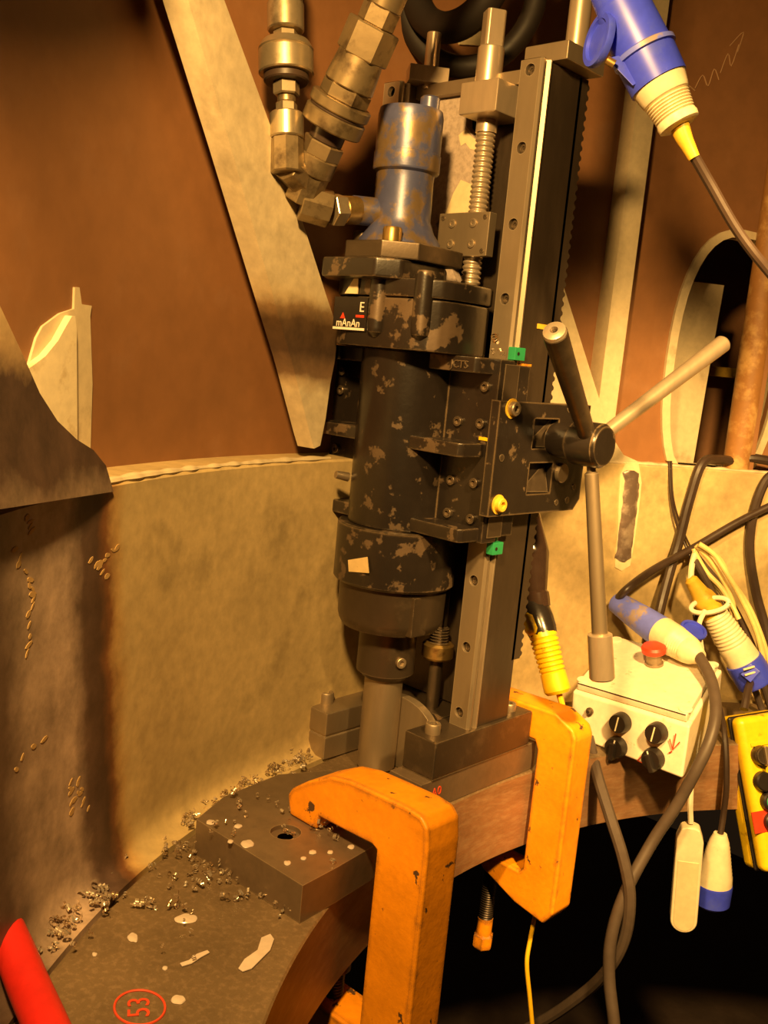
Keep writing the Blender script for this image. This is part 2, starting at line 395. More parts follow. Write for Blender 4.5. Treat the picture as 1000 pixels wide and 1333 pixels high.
O2 = [(HP+(p-HP)*1.0, z) for p, z in OV]; O3 = [(HP+(p-HP)*1.14, HZ+(z-HZ)*1.06 if z > ZT+.01 else z) for p, z in OV]
b.rings([[RP(p, r, z) for (p, z), r in zip(src, [rr]*len(src))] for src, rr in ((O3, 1.1595), (O3, 1.153), (O2, 1.150), (O2, 1.19))], cap=False)
part('manhole_rim', b, 'cream', uw, 'pale rim round the oval manhole')
b = B()                                    # plate seen through the manhole and the dark bay behind it
b.plate([(rad(30.5), .30), (rad(36.6), .30), (rad(36.9), .55), (rad(37.2), .74), (rad(30.5), .74)], [], lambda u, v, w: RP(u, w, v), 1.26, 1.27)
part('inner_web', b, 'cream', uw, 'pale plate seen through the manhole')
b = B()
b.rings([[RP(p, 1.55, .0), RP(p, 1.55, 1.6), RP(p, 1.57, 1.6), RP(p, 1.57, .0)] for p in arc(rad(5), rad(75), 16)])
part('bay_plating', b, 'brown', uw)
b = B(); b.rings([[RP(p, 1.18, .30), RP(p, 1.55, .30), RP(p, 1.55, .31), RP(p, 1.18, .31)] for p in arc(rad(15), rad(70), 12)])
part('bay_deck', b, 'brown', uw)
b = B(); b.rings([[RP(p, 1.18, 1.4), RP(p, 1.55, 1.4), RP(p, 1.55, 1.41), RP(p, 1.18, 1.41)] for p in arc(rad(15), rad(70), 12)])
part('bay_roof', b, 'dark', uw)
b = B(); b.rings([[RP(p, 1.47, .575), RP(p, 1.55, .575), RP(p, 1.55, .595), RP(p, 1.47, .595)] for p in arc(rad(25), rad(60), 8)])
part('bay_stringer', b, 'yellow_tape', uw)
# weld bead along the wall's top edge
b = B(); random.seed(3)
for seg in (((rad(-30), rad(-6.5))), (rad(14), rad(55))):
    pts = []; n = 120
    for i, p in enumerate(arc(seg[0], seg[1], n)):
        pts.append((p, .0035+.0025*noise.noise(Vector((p*60, 1.3, 0)))))
    rings = []
    for p, r in pts:
        c = RP(p, 1.101, ZT+.001); out = RP(p, 1.0, 0)-RP(p, .9, 0); out.normalize()
        rings.append([c+out*(r*1.4*math.cos(a))+Vector((0, 0, r*math.sin(a))) for a in [2*math.pi*k/8 for k in range(8)]])
    b.rings(rings)
part('weld_bead', b, 'cream', wall)
# ground weld scar on the right of the wall
sc = [(808, 618), (818, 604), (830, 606), (833, 630), (829, 665), (823, 700), (817, 735), (808, 741), (802, 728), (804, 690), (805, 650)]
def wallpoly(pts, r, cx=None, k=1.0):
    q = [PX(x, y, r=1.095) for x, y in pts]; c = sum(q, Vector())/len(q)
    o = []
    for p in q:
        p = c+(p-c)*k; ph = phi_of(p); o.append((ph, p.z))
    return o
sc = [(807, 618), (815, 602), (831, 603), (835, 628), (831, 666), (826, 702), (820, 736), (809, 743), (800, 738), (801, 722), (804, 690), (805, 650)]
b = B(); b.plate(wallpoly(sc, 1.095, k=1.0), [], lambda u, v, w: RP(u, w, v), 1.0935, 1.096)
part('scar_border', b, 'flaked', wall, 'bare pale border of the weld scar')
b = B(); random.seed(5)
ctr = [(820, 612), (822, 630), (820, 650), (818, 670), (815, 690), (813, 710), (810, 730)]
rings = []
for i in range(len(ctr)*5-4):
    k = i/5; j = min(int(k), len(ctr)-2); t = k-j
    x = ctr[j][0]*(1-t)+ctr[j+1][0]*t; y = ctr[j][1]*(1-t)+ctr[j+1][1]*t
    p = PX(x, y, r=1.095); hw = .0155+.003*noise.noise(Vector((i*.4, 0, 0))); ph = phi_of(p)
    if i in (0, len(ctr)*5-5): hw *= .5
    ring = []
    for a in range(9):
        s = -1+2*a/8; h = (1-s*s)*.005*(.7+.6*abs(noise.noise(Vector((i*.55, s, 2)))))
        ring.append(RP(ph+s*hw/1.095, 1.0935-h, p.z))
    rings.append(ring+[RP(ph+hw/1.095, 1.096, p.z), RP(ph-hw/1.095, 1.096, p.z)])
b.rings(rings)
part('weld_scar', b, 'weld', wall, 'ground grey weld scar down the wall')
# chalk strokes on the scorched patch
random.seed(11)
strokes = [((20, 715), (45, 775), 7), ((45, 765), (35, 850), 8), ((128, 740), (152, 712), 6), ((120, 728), (138, 748), 5), ((100, 1015), (112, 1050), 8), ((92, 1020), (95, 1060), 7),
           ((0, 620), (45, 606), 7), ((2, 640), (36, 634), 5), ((35, 672), (40, 690), 4), ((20, 1000), (60, 960), 4)]
b = B()
for (x0, y0), (x1, y1), n in strokes:
    for i in range(n):
        t = i/(n-1); x = x0+(x1-x0)*t+random.uniform(-4, 4); y = y0+(y1-y0)*t+random.uniform(-3, 3)
        p = PX(x, y, r=1.0945); ph = phi_of(p); wd = random.uniform(.003, .007)/1.095; hh = random.uniform(.0015, .003); sk = random.uniform(-.002, .003)
        rr = 1.0912 if p.z > .40 else 1.0945
        wd *= .8; b.plate([(ph+wd*math.cos(a_)*random.uniform(.8, 1.2), p.z+hh*math.sin(a_)+sk*math.cos(a_)) for a_ in [math.pi*k/4 for k in range(8)]], [], lambda u, v, w: RP(u, w, v), rr, rr+.001)
o = part('chalk_marks', b, 'chalk', wall, 'yellow chalk strokes on the scorched patch'); o['kind'] = 'stuff'
# scribble of pale chalk on the brown plating, upper right
b = B()
for (pts) in ([(905, 115), (915, 98), (922, 112), (930, 90), (936, 104)], [(938, 95), (948, 70), (952, 86), (962, 58)], [(900, 130), (893, 110), (905, 118)], [(950, 60), (968, 42), (960, 68)]):
    b.tube([PX(x, y, r=1.159) for x, y in pts], .0011, 5, 4)
part('chalk_scribble', b, 'chalkw', uw)
b = B(); b.plate(wallpoly([(888, 130), (897, 118), (908, 106), (905, 128), (897, 137)], 1.16), [], lambda u, v, w: RP(u, w, v), 1.1585, 1.161)
part('scrape', b, 'chalkw', uw)
# braces
def brace(name, poly, r0, r1, m, label, web=None):
    q = [PX(x, y, r=r0) for x, y in poly]
    bb = B(); bb.plate([(phi_of(p), p.z) for p in q], [], lambda u, v, w: RP(u, w, v), r0, r1)
    return struct(name, bb, m, label, smooth=25)
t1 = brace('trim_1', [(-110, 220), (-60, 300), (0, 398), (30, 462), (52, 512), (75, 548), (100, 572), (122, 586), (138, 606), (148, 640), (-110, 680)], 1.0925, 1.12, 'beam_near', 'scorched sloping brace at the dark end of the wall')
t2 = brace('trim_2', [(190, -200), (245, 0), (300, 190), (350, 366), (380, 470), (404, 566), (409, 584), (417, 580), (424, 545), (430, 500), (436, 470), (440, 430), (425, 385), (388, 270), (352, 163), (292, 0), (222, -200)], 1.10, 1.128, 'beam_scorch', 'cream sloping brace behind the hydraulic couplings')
bb = B(); q = [PX(x, y, r=1.128) for x, y in [(215, -200), (258, 0), (330, 250), (402, 520), (415, 520), (385, 350), (290, 30), (232, -200)]]
bb.plate([(phi_of(p), p.z) for p in q], [], lambda u, v, w: RP(u, w, v), 1.126, 1.16); part('web', bb, 'dark', t2)
t3 = brace('trim_3', [(690, 235), (722, 335), (760, 455), (795, 566), (812, 592), (842, 606), (842, 612), (720, 612), (660, 420), (620, 235)], 1.10, 1.15, 'cream', 'cream sloping brace behind the toothed rack')
for i, (px, py, w_, dp) in enumerate(((818, 300, rad(1.9), .035), (1012, 300, rad(1.2), .05))):
    p = PX(px, py, r=1.13); ph = phi_of(p); bb = B()
    bb.rings([[RP(u, 1.16-dp, z), RP(u, 1.161, z)] for u, z in ()] or [[RP(ph-w_/2, 1.16-dp, z), RP(ph+w_/2, 1.16-dp, z), RP(ph+w_/2, 1.161, z), RP(ph-w_/2, 1.161, z)] for z in (ZT-.01, 1.7)])
    struct('trim_%d' % (4+i), bb, 'cream' if i == 0 else 'brown', 'upright flat stiffener on the brown plating')
# unseen plate added above the frame, shaped to shade the plating's top corner
LP = Vector((.47, -.90, 1.08)); zd = .93
e0, e1 = [LP+(s-LP)*((LP.z-zd)/(LP.z-s.z)) for s in (PX(-40, 330, r=1.16), PX(225, 70, r=1.16))]
bb = B(); bb.prism([e0, e1]+[RP(a, 1.158, zd) for a in arc(rad(-25), rad(-46), 8)], (0, 0, .015))
struct('trim_6', bb, 'brown', 'unseen brown plate added above the near brace to shade the plating')
# pale gusset and primer patch on the brown plating, left
bb = B(); q = [PX(x, y, r=1.158) for x, y in [(30, 500), (47, 440), (55, 425), (78, 408), (96, 402), (97, 374), (103, 374), (106, 396), (119, 398), (117, 412), (120, 500), (117, 600), (40, 600)]]
bb.plate([(phi_of(p), p.z) for p in q], [], lambda u, v, w: RP(u, w, v), 1.1575, 1.161)
part('primer_patch', bb, 'cream', uw, 'pale brushed primer patch behind the gusset')
bb = B(); q = [PX(x, y, r=1.145) for x, y in [(30, 488), (48, 478), (66, 464), (82, 444), (93, 424), (100, 412), (104, 412), (106, 430), (107, 600), (30, 600)]]
bb.plate([(phi_of(p), p.z) for p in q], [], lambda u, v, w: RP(u, w, v), 1.150, 1.1575)
part('gusset', bb, 'whitep', uw, 'small pale curved gusset plate')
# cream plates seen behind the hose loop
for pl in ([(594, 38), (634, 42), (632, 60), (598, 58)], [(570, 36), (587, 38), (588, 55), (572, 54)], [(604, 82), (630, 82), (630, 90), (606, 90)]):
    bb = B(); q = [PX(x, y, r=1.158) for x, y in pl]; bb.plate([(phi_of(p), p.z) for p in q], [], lambda u, v, w: RP(u, w, v), 1.156, 1.161)
    part('paint_patch', bb, 'flaked', uw)
# rusty pipe standing on the ledge
p = PX(959, 604, r=1.128); b = B()
b.cyl((p.x, p.y, ZT), (p.x, p.y, 1.7), .0235, n=28)
solo('rusty_pipe', b, 'rustpipe', 'rusty upright pipe in front of the oval manhole', 'pipe')
# ================================================================== the drilling machine
mc = thing('drilling_machine', (-.098, 0, .04), 'black portable drilling machine on a steel column with three-arm feed handle', 'machine')
AXX, AXY = -.098, -.026
# --- column and guide rails
b = B(); b.prism([(x, y, .09) for x, y in [(-.228, .016), (-.19, .016), (-.19, .06), (-.006, .06), (-.006, .016), (.030, .016), (.030, .086), (-.228, .086)]], (0, 0, .815), .001)
part('column', b, 'column', mc)
RZ0, RZ1 = .09, .906
hz = [.109+.0872*k for k in range(10)]
for x0 in (0.0, -.223):
    b = B()
    b.plate([(x0, RZ0), (x0+.028, RZ0), (x0+.028, RZ1), (x0, RZ1)], [circ(x0+.014, z, .0068, 16) for z in hz], lambda u, v, w_: Vector((u, w_, v)), 0, .007, back=True)
    prof = [(.028, .0), (.0305, .0035), (.0305, .0065), (.0265, .0095), (.0265, .0115), (.0325, .0145), (.0325, .0165), (-.0045, .0165), (-.0045, .0145), (.0015, .0115), (.0015, .0095), (-.0025, .0065), (-.0025, .0035), (0, .0)]
    b.rings([[Vector((x0+x, y, z)) for x, y in prof if not (y == 0 and False)] for z in (RZ0, RZ1)], cap=False, closed=False)
    b.prism([(x0+x, y, RZ1) for x, y in prof], (0, 0, -.0005))
    r = part('guide_rail', b, 'steel_soft', mc, smooth=30)
    for z in hz:
        if x0 < 0 and z > .3: continue
        screw(r, (x0+.014, .0068, z), (0, -1, 0), .0055, .003, 'steel_dark', 'rail_screw')
# --- toothed rack on the back of the column
pts = [(.080, .17), (.098, .17)]; z = .172; pitch = .0118
while z < .895:
    pts += [(.0985, z), (.1025, z+pitch*.25), (.1025, z+pitch*.5), (.0985, z+pitch*.75)]; z += pitch
pts += [(.0985, .905), (.080, .905)]
b = B(); b.prism([(.008, y, z) for y, z in pts], (.022, 0, 0)); part('toothed_rack', b, 'column', mc, smooth=20)
b = B(); b.box(.0302, .0308, .066, .088, .597, .604, 0); b.box(.0302, .0308, .05, .07, .602, .608, 0); part('yellow_paint_mark', b, 'yellow_tape', mc)
# --- top of the column
b = B(); b.box(-.012, .050, .020, .100, .9065, .928, .002); part('top_cap', b, 'steel_soft', mc)
b = B(); b.box(-.226, -.014, .028, .052, .889, .906, .0015); part('top_crossbar', b, 'steel_soft', mc)
b = B(); b.box(-.084, -.026, -.006, .056, .851, .889, .002); part('bearing_block', b, 'steel', mc)
b = B(); b.lathe((-.070, .028, .889), (0, 0, 1), [(0, .0165), (.046, .0165), (.048, .0155)], 28)
b.prism([(-.070+.0155*math.cos(a), .028+.0155*math.sin(a), .937) for a in [rad(12+90*k+s) for k in range(4) for s in (-8, 8)]], (0, 0, .042), .0012)
part('drive_shaft', b, 'steel', mc)
b = B(); b.cyl((-.175, .036, .90), (-.175, .036, .972), .0095, bev=.001); part('stud', b, 'steel', mc)
m4 = Matrix.Translation((-.175, .03, 0)) @ Matrix.Rotation(rad(52), 4, 'Z') @ Matrix.Translation((.175, -.03, 0))
b = B(); b.box(-.201, -.149, .014, .046, .906, .926, .001, mtx=m4); part('square_nut', b, 'steel', mc)
b = B(); b.lathe((.022, .075, .928), (0, 0, 1), [(0, .0135), (.28, .0135)], 24); part('guide_rod', b, 'steel', mc)
b = B(); b.cyl((-.205, .02, .862), (-.205, .02, .90), .013); part('side_stud', b, 'steel_soft', mc)
# --- lead screw, its nut plate and the grey plate behind it
prof = []; z = 0.0
while z < .205: prof += [(z, .0105), (z+.0018, .0125), (z+.0036, .0125), (z+.0054, .0105)]; z += .0062
b = B(); b.lathe((-.066, .030, .632), (0, 0, 1), prof, 20); b.cyl((-.066, .03, .836), (-.066, .03, .852), .0135)
part('lead_screw', b, 'steel', mc, smooth=60)
b = B(); b.box(-.112, -.030, .010, .024, .684, .737, .001); npl = part('nut_plate', b, 'steel_soft', mc)
for u, v in ((-.089, .724), (-.055, .724), (-.089, .699), (-.055, .699)): screw(npl, (u, .0095, v), (0, -1, 0), .0055, .0015, 'steel_soft', 'plate_screw')
for u, v in ((-.105, .731), (-.037, .731), (-.105, .690), (-.037, .690)): screw(npl, (u, .0095, v), (0, -1, 0), .003, .0008, 'steel_dark', 'dowel')
gp = [PX(x, y, y=.045) for x, y in [(530, 112), (570, 104), (592, 112), (610, 130), (610, 165), (622, 182), (632, 205), (632, 285), (570, 290), (572, 380), (510, 380)]]
gp[0].x = gp[-1].x = -.245; gp[-2].x = -.09
b = B(); b.prism([(p.x, .040, p.z) for p in gp], (0, .014, 0), .001); gpl = part('grey_backplate', b, 'grey_plate', mc)
for poly in ([(597, 176), (606, 168), (614, 178), (624, 184), (622, 196), (612, 194), (606, 186), (600, 190)], [(580, 278), (590, 252), (600, 234), (614, 240), (622, 258), (614, 276)]):
    b = B(); b.prism([PX(x, y, y=.0395) for x, y in poly], (0, .002, 0)); part('filler_patch', b, 'flaked', gpl)
# --- hydraulic motor
MX, MY = -.104, -.068
MZ = -.010
b = B(); b.lathe((MX, MY, MZ), (0, 0, 1), [(.690, .052), (.700, .050), (.712, .041), (.726, .0355), (.772, .0345), (.779, .0350), (.7815, .0395), (.784, .0405), (.802, .0405), (.8025, .0395), (.846, .0395), (.853, .038), (.855, .030)], 40)
b.lathe((MX+.01, MY+.02, .843), (0, 0, 1), [(0, .012), (.018, .012), (.02, .01)], 20)
mo = part('hydraulic_motor', b, 'blue_motor', mc)
b = B(); b.prism([(MX+x, MY+y, .664) for x, y in [(-.062, -.03), (-.03, -.062), (.03, -.062), (.062, -.03), (.062, .05), (-.062, .05)]], (0, 0, .020), .002); part('motor_flange', b, 'steel_dark', mo)
b = B(); b.cyl((MX, MY, .722), PX(458, 273, y=-.12), .017, .017, 24); part('motor_port', b, 'blue_motor', mo)
screw(mo, (MX+.030, MY-.045, .684), (0, 0, 1), .0115, .016, 'brass', 'flange_bolt'); screw(mo, (MX-.045, MY-.02, .684), (0, 0, 1), .0115, .016, 'steel_dark', 'flange_bolt')
# --- gearbox under the motor
b = B(); b.prism([(MX+x, MY+y, .640) for x, y in [(-.086, -.040), (-.060, -.070), (.030, -.070), (.052, -.046), (.052, .03), (.03, .06), (-.086, .06)]], (0, 0, .024), .004); part('motor_mount', b, 'black2', mc)
GX, GY = -.092, -.045
out = []
for i in range(40):
    a = 2*math.pi*i/40; k = 1/(abs(math.cos(a))**3.2+abs(math.sin(a))**3.2)**(1/3.2); out.append((GX+.094*k*math.cos(a), GY+.068*k*math.sin(a)))
b = B(); b.prism([(x, y, .560) for x, y in out], (0, 0, .060), .003)
b.prism([(GX+(x-GX)*1.02, GY+(y-GY)*1.03, .621) for x, y in out], (0, 0, .022), .003)
gb = part('gearbox', b, 'black2', mc)
for x, y, r0 in ((GX+.004, GY-.066, .012), (GX+.066, GY-.056, .012)):
    b = B(); b.lathe((x, y, .572), (0, 0, 1), [(0, .004), (.006, r0*.9), (.012, r0), (.075, r0), (.080, r0*.8)], 20); part('bolt_boss', b, 'black2', gb)
yf = GY-.0695
b = B(); b.box(GX-.068, GX-.010, yf-.001, yf+.001, .578, .618, 0); lb = part('maker_label', b, 'knob', gb, 'black label with white lettering')
lettering(lb, 'E', .017, (GX-.019, yf-.0012, .606), (1, 0, 0), (0, 0, 1), 'white')
b = B(); b.box(GX-.067, GX-.012, yf-.0018, yf-.001, .5785, .5815, 0); part('label_stripe', b, 'white', lb)
lettering(lb, 'mAnAn', .0135, (GX-.041, yf-.0012, .5865), (1, 0, 0), (0, 0, 1), 'white')
b = B(); b.prism([(GX-.055, yf-.0018, .592), (GX-.047, yf-.0018, .592), (GX-.051, yf-.0018, .599)], (0, .001, 0)); part('red_mark', b, 'red', lb)
b = B(); b.box(GX-.028, GX-.014, yf-.0018, yf-.001, .594, .597, 0); part('red_mark', b, 'red', lb)
b = B(); b.prism([(GX-.050, yf-.0025, .622), (GX-.028, yf-.0025, .622), (GX-.028, yf-.0025, .640), (GX-.036, yf-.0025, .640)], (0, .0015, 0)); part('torn_sticker', b, 'flaked', gb)
# --- spindle housing that slides on the rails
SX0, SX1, SY = -.238, .042, -.030
b = B()
b.box(SX0, SX1, SY, -.002, .338, .560, .002)
bul = [(AXX+.064*math.cos(a)*1.0, SY-.004+.060*math.sin(a)) for a in [rad(180+180*i/24) for i in range(25)]]
b.prism([(x, y, .338) for x, y in [(AXX-.064, -.01)]+bul+[(AXX+.064, -.01)]], (0, 0, .222), .003)
b.box(AXX-.064, AXX+.064, -.01, .055, .335, .56, .004)
b.box(SX0, SX0+.036, -.002, .03, .345, .555, .002); b.box(SX1-.008, SX1, -.002, .03, .345, .555, .001)
hs = part('spindle_housing', b, 'black', mc)
for z0, z1, yy, xa, xb in ((.340, .357, -.066, SX0+.002, SX1-.006), (.442, .459, -.074, SX0+.006, SX1-.012), (.541, .560, -.062, SX0+.006, SX1-.010)):
    b = B(); b.prism([(xa, SY+.002, z0), (xa, yy+.012, z0), (xa+.006, yy, z0), (xb-.004, yy, z0), (xb, yy+.006, z0), (xb, SY+.002, z0)], (0, 0, z1-z0), .0022)
    rb = part('rib', b, 'black2', hs)
    if z0 > .5: lettering(rb, 'JCTS', .013, (.006, yy-.0002, .5495), (1, 0, 0), (0, 0, 1), 'steel_dark', .0012, 'cast_lettering')
for x, z in ((.024, .526), (-.012, .481), (.023, .482), (-.013, .408), (.023, .410), (-.013, .367), (.024, .366), (-.222, .50), (-.222, .42), (-.224, .378), (-.196, .374), (-.222, .526)):
    screw(hs, (x, SY-.0005, z), (0, -1, 0), .0062, .0045, 'steel_dark')
b = B(); b.cyl((-.150, -.075, .392), (-.156, -.092, .395), .006, .005, 14); part('grease_nipple', b, 'steel_soft', hs)
b = B(); b.box(.022, .035, SY-.0012, SY-.0002, .4625, .4665, 0); part('yellow_paint_mark', b, 'yellow', hs)
b = B(); b.box(.0425, .0435, -.022, .006, .345, .555, 0); part('side_strip', b, 'steel_dark', hs)
for z0 in (.5605, .3215):
    b = B(); b.box(.030, .041, -.003, .0175, z0, z0+.0155, .001); g = part('rail_wiper', b, 'green', mc, 'small green rail wiper')
    b = B(); b.cyl((.0408, .003, z0+.008), (.0416, .003, z0+.008), .0022, n=12); part('wiper_screw', b, 'knob', g)
b = B(); b.box(.030, .040, .0178, .034, .555, .5575, 0); part('orange_shim', b, 'orange', mc)
# --- nose rings, chuck and spindle bar
ax = (AXX, AXY, 0)
b = B(); b.lathe(ax, (0, 0, 1), [(.262, .060), (.262, .0775), (.265, .080), (.336, .080), (.338, .077)], 56); rg = part('nose_ring', b, 'black2', mc)
b = B(); b.prism([PX(x, y, y=AXY-.0802) for x, y in [(453, 729), (478, 725), (480, 746), (454, 744)]], (0, .001, 0)); part('worn_sticker', b, 'sticker', rg)
b = B(); b.lathe(ax, (0, 0, 1), [(.199, .052), (.202, .064), (.209, .068), (.216, .070), (.262, .071)], 56); part('lower_ring', b, 'steel_dark', mc)
b = B(); b.lathe(ax, (0, 0, 1), [(.130, .029), (.1365, .036), (.138, .0385), (.196, .0385), (.2, .033)], 44); ck = part('chuck', b, 'steel_dark', mc)
screw(ck, (AXX+.037, AXY-.012, .160), (.95, -.3, 0), .007, .004, 'steel_soft', 'set_screw')
b = B(); b.lathe(ax, (0, 0, 1), [(.001, .0235), (.004, .0258), (.134, .0258)], 44); part('spindle_bar', b, 'steel_soft', mc)
p = PX(570, 845, y=.03)
b = B(); b.lathe((p.x, .03, p.z-.012), (0, 0, 1), [(0, .019), (.003, .0215), (.019, .0215), (.022, .018)], 32); part('brass_collar', b, 'brass', mc)
b = B(); b.lathe((p.x, .03, .075), (0, 0, 1), [(0, .009), (.30, .009)], 20); b.lathe((p.x, .03, p.z+.008), (0, 0, 1), [(.002+.004*k/2, .0105 if k % 2 else .013) for k in range(12)], 20)
part('screw_tail', b, 'steel_dark', mc)
b = B(); b.box(-.046, -.030, -.058, -.03, .204, .256, .002); part('spring_block', b, 'steel_dark', mc)
# --- feed gearbox plate with hub and three handles
PXX = .056
tl, tr, br, bl = PX(652, 521, x=PXX), PX(752, 529, x=PXX), PX(756, 640, x=PXX), PX(642, 671, x=PXX)
zt, zb = .5125, .3745; y0, y1 = tl.y, PX(761, 596, x=PXX).y
hol = []
for (xa, ya, xb, yb) in ((697, 545, 724, 584), (690, 603, 716, 642)):
    A_, B_ = PX(xa, ya, x=PXX), PX(xb, yb, x=PXX); hol.append([(A_.y, B_.z), (B_.y, B_.z), (B_.y, A_.z), (A_.y, A_.z)])
b = B(); b.plate([(y0, zb), (y1-.013, zb), (y1, zb+.014), (y1, zt), (y0, zt)], hol, lambda u, v, w_: Vector((w_, u, v)), PXX, PXX-.013)
b.box(.034, .043, y0+.03, y1-.01, zb+.004, zt-.004, .001)
fp = part('feed_plate', b, 'black', mc)
for h in hol:
    b = B(); ya, yb = h[0][0], h[1][0]; za, zb_ = h[0][1], h[2][1]
    b.prism([(PXX-.0128, ya+.001, za+.001), (PXX-.003, yb-.001, za+.001), (PXX-.0128, yb-.001, zb_-.001)], (-.0004, 0, 0)); part('window_web', b, 'steel_dark', fp)
for (x, y), mm in (((668, 532), 'steel_soft'), ((650, 657), 'yellow_tape')):
    p = PX(x, y, x=PXX+.002); screw(fp, (PXX, p.y, p.z), (1, 0, 0), .0085, .008, mm, 'plate_bolt')
    bb = B(); bb.lathe((PXX, p.y, p.z), (1, 0, 0), [(0, .012), (.0012, .012)], 24); part('paint_ring', bb, 'yellow_tape', fp)
for x, y, r_ in ((653, 596, .0045), (724, 654, .004), (738, 651, .0045), (747, 634, .004), (741, 533, .004)):
    p = PX(x, y, x=PXX); bb = B(); bb.cyl((PXX-.002, p.y, p.z), (PXX+.0008, p.y, p.z), r_, n=14); part('dowel_pin', bb, 'steel_dark', fp)
p = PX(733, 616, x=PXX+.004); b = B(); b.cyl((PXX-.004, p.y, p.z), (PXX+.005, p.y, p.z), .0125, n=28, bev=.001); part('pivot_pin', b, 'steel_soft', fp)
HY, HZ2 = .079, .468
b = B(); b.lathe((PXX-.002, HY, HZ2), (1, 0, 0), [(0, .020), (.012, .022), (.030, .022), (.034, .0275), (.070, .0275), (.075, .024), (.0755, .010)], 36); hb = part('feed_hub', b, 'black', mc)
hc = Vector((.108, HY, HZ2))
for k, (tip, r0, r1, mm) in enumerate(((PX(722, 432, x=.150), .0105, .0135, 'steel_dark'), (PX(943, 446, x=.165), .0085, .0115, 'steel'), (PX(772, 640, x=.114), .006, .0075, 'steel_soft'))):
    d = (tip-hc).normalized(); L_ = (tip-hc).length
    b = B()
    if k < 2: b.lathe(hc, d, [(.0, r0), (.02, r0), (L_-.003, r1), (L_, r1*.82)], 28)
    else:
        end = PX(784, 884, x=.150); d = (end-hc).normalized(); L_ = (end-hc).length
        b.lathe(hc, d, [(0, .0055), (.033, .0055), (.036, .0085), (L_-.058, .0100)], 24)
    h = part('feed_handle', b, mm, hb)
    if k == 0:
        bb = B(); bb.lathe(tip-d*.002, d, [(0, r1*.96), (.004, r1*.9), (.0055, r1*.6), (.0056, .0045), (.001, .004)], 24); part('end_cap', bb, 'steel', hb)
    if k == 2:
        bb = B(); bb.lathe(hc+d*(L_-.060), d, [(0, .012), (.002, .0155), (.058, .0160), (.060, .0145)], 32); part('end_sleeve', bb, 'steel', hb)
# --- feet
b = B(); b.box(-.016, .036, -.068, .137, .0415, .090, .0025); b.box(-.0155, .0355, -.067, .136, .040, .0415, 0); ft = part('foot_block', b, 'steel_dark', mc)
screw(ft, (.010, -.045, .090), (0, 0, 1), .010, .013, 'steel_soft', 'foot_bolt'); screw(ft, (.014, .110, .090), (0, 0, 1), .010, .010, 'steel_soft', 'foot_bolt')
b = B(); b.box(-.226, -.150, -.075, .10, .036, .068, .0025); b.box(-.226, -.150, -.075, .10, .0015, .0335, .002); b.box(-.224, -.152, -.073, .098, .033, .037, 0); ft = part('foot_block', b, 'steel_soft', mc)
screw(ft, (-.185, -.045, .068), (0, 0, 1), .0105, .015, 'steel_soft', 'foot_bolt')
b = B(); b.box(-.149, -.021, .012, .09, .0005, .088, .002); part('base_bridge', b, 'steel_dark', mc)
b = B(); b.prism([(-.145, -.004, .001), (-.022, -.004, .001), (-.022, -.004, .060)]+[(-.082+.060*math.cos(a), -.004, .060+.040*math.sin(a)) for a in [rad(10*k) for k in range(1, 18)]]+[(-.145, -.004, .06)], (0, .014, 0), .0012); part('round_base_plate', b, 'steel_soft', mc)
# ================================================================== base plate and clamps
ZP = .040
bp = [(-.052, -.356), (.117, -.352), (.112, -.30), (.104, -.24), (.075, -.165), (.05, -.125), (.02, -.115), (-.06, -.15), (-.088, -.21), (-.078, -.30)]
hp = PX(372, 1083, z=ZP)
b = B(); b.plate(bp, [circ(hp.x, hp.y, .0165, 24)], lambda u, v, w_: Vector((u, v, w_)), ZP, .0005)
bpl = solo('base_plate', b, 'plate', 'thick drilled steel plate lying under the machine foot', 'steel plate', loc=(0, 0, .0005))
b = B(); b.lathe((hp.x, hp.y, ZP-.006), (0, 0, 1), [(0, .0085), (.001, .0164)], 24, cap=False); part('hole_chamfer', b, 'plate', bpl)
b = B(); b.box(-.019, .0342, -.086, .158, .0005, .0398, .0012)
spl = solo('shim_plate', b, 'plate', 'rectangular steel packing plate with red marking under the machine foot', 'steel plate')
lettering(spl, 'A0', .016, (.0346, -.055, .023), (0, 1, .03), (0, 0, 1), 'redpaint', .0003, 'red_marking')
def clamp(yc, thick, prof, label, screw_x, scr_z0, scr_z1, pad_z):
    t = thing('c_clamp', (prof[0][0], yc, min(z for _, z in prof)), label, 'clamp')
    b = B(); b.prism([(x, yc, z) for x, z in prof], (0, thick, 0), .0045, 3); part('clamp_frame', b, 'orange', t)
    ym = yc+thick/2
    b = B(); pr = []; z = scr_z1
    while z < scr_z0: pr += [(z-scr_z1, .0098), (z-scr_z1+.0012, .0112), (z-scr_z1+.0024, .0098)]; z += .0036
    b.lathe((screw_x, ym, scr_z1), (0, 0, 1), pr, 16); s_ = part('clamp_screw', b, 'thread', t, smooth=60)
    b = B(); b.cyl((screw_x, ym, scr_z1-.012), (screw_x, ym, scr_z1+.018), .0115, n=20); b.lathe((screw_x, ym, scr_z1-.030), (0, 0, 1), [(0, .013), (.004, .0155), (.020, .0155), (.023, .012)], 6); part('screw_head', b, 'orange', s_)
    b = B(); b.lathe((screw_x, ym, pad_z-.012), (0, 0, 1), [(0, .012), (.004, .017), (.012, .017)], 20); part('screw_pad', b, 'steel_dark', s_)
    return t
yF = -.268
q = lambda x, y, yy=yF: (lambda p: (p.x, p.z))(PX(x, y, y=yy))
prof = [q(376, 1066), q(374, 1034), q(380, 1026), q(400, 1017), q(430, 1011), q(455, 1017), q(490, 1033), q(530, 1052), q(548, 1064), q(556, 1080), q(556, 1110)]
ox = prof[-1][0]; ix = q(489, 1110)[0]
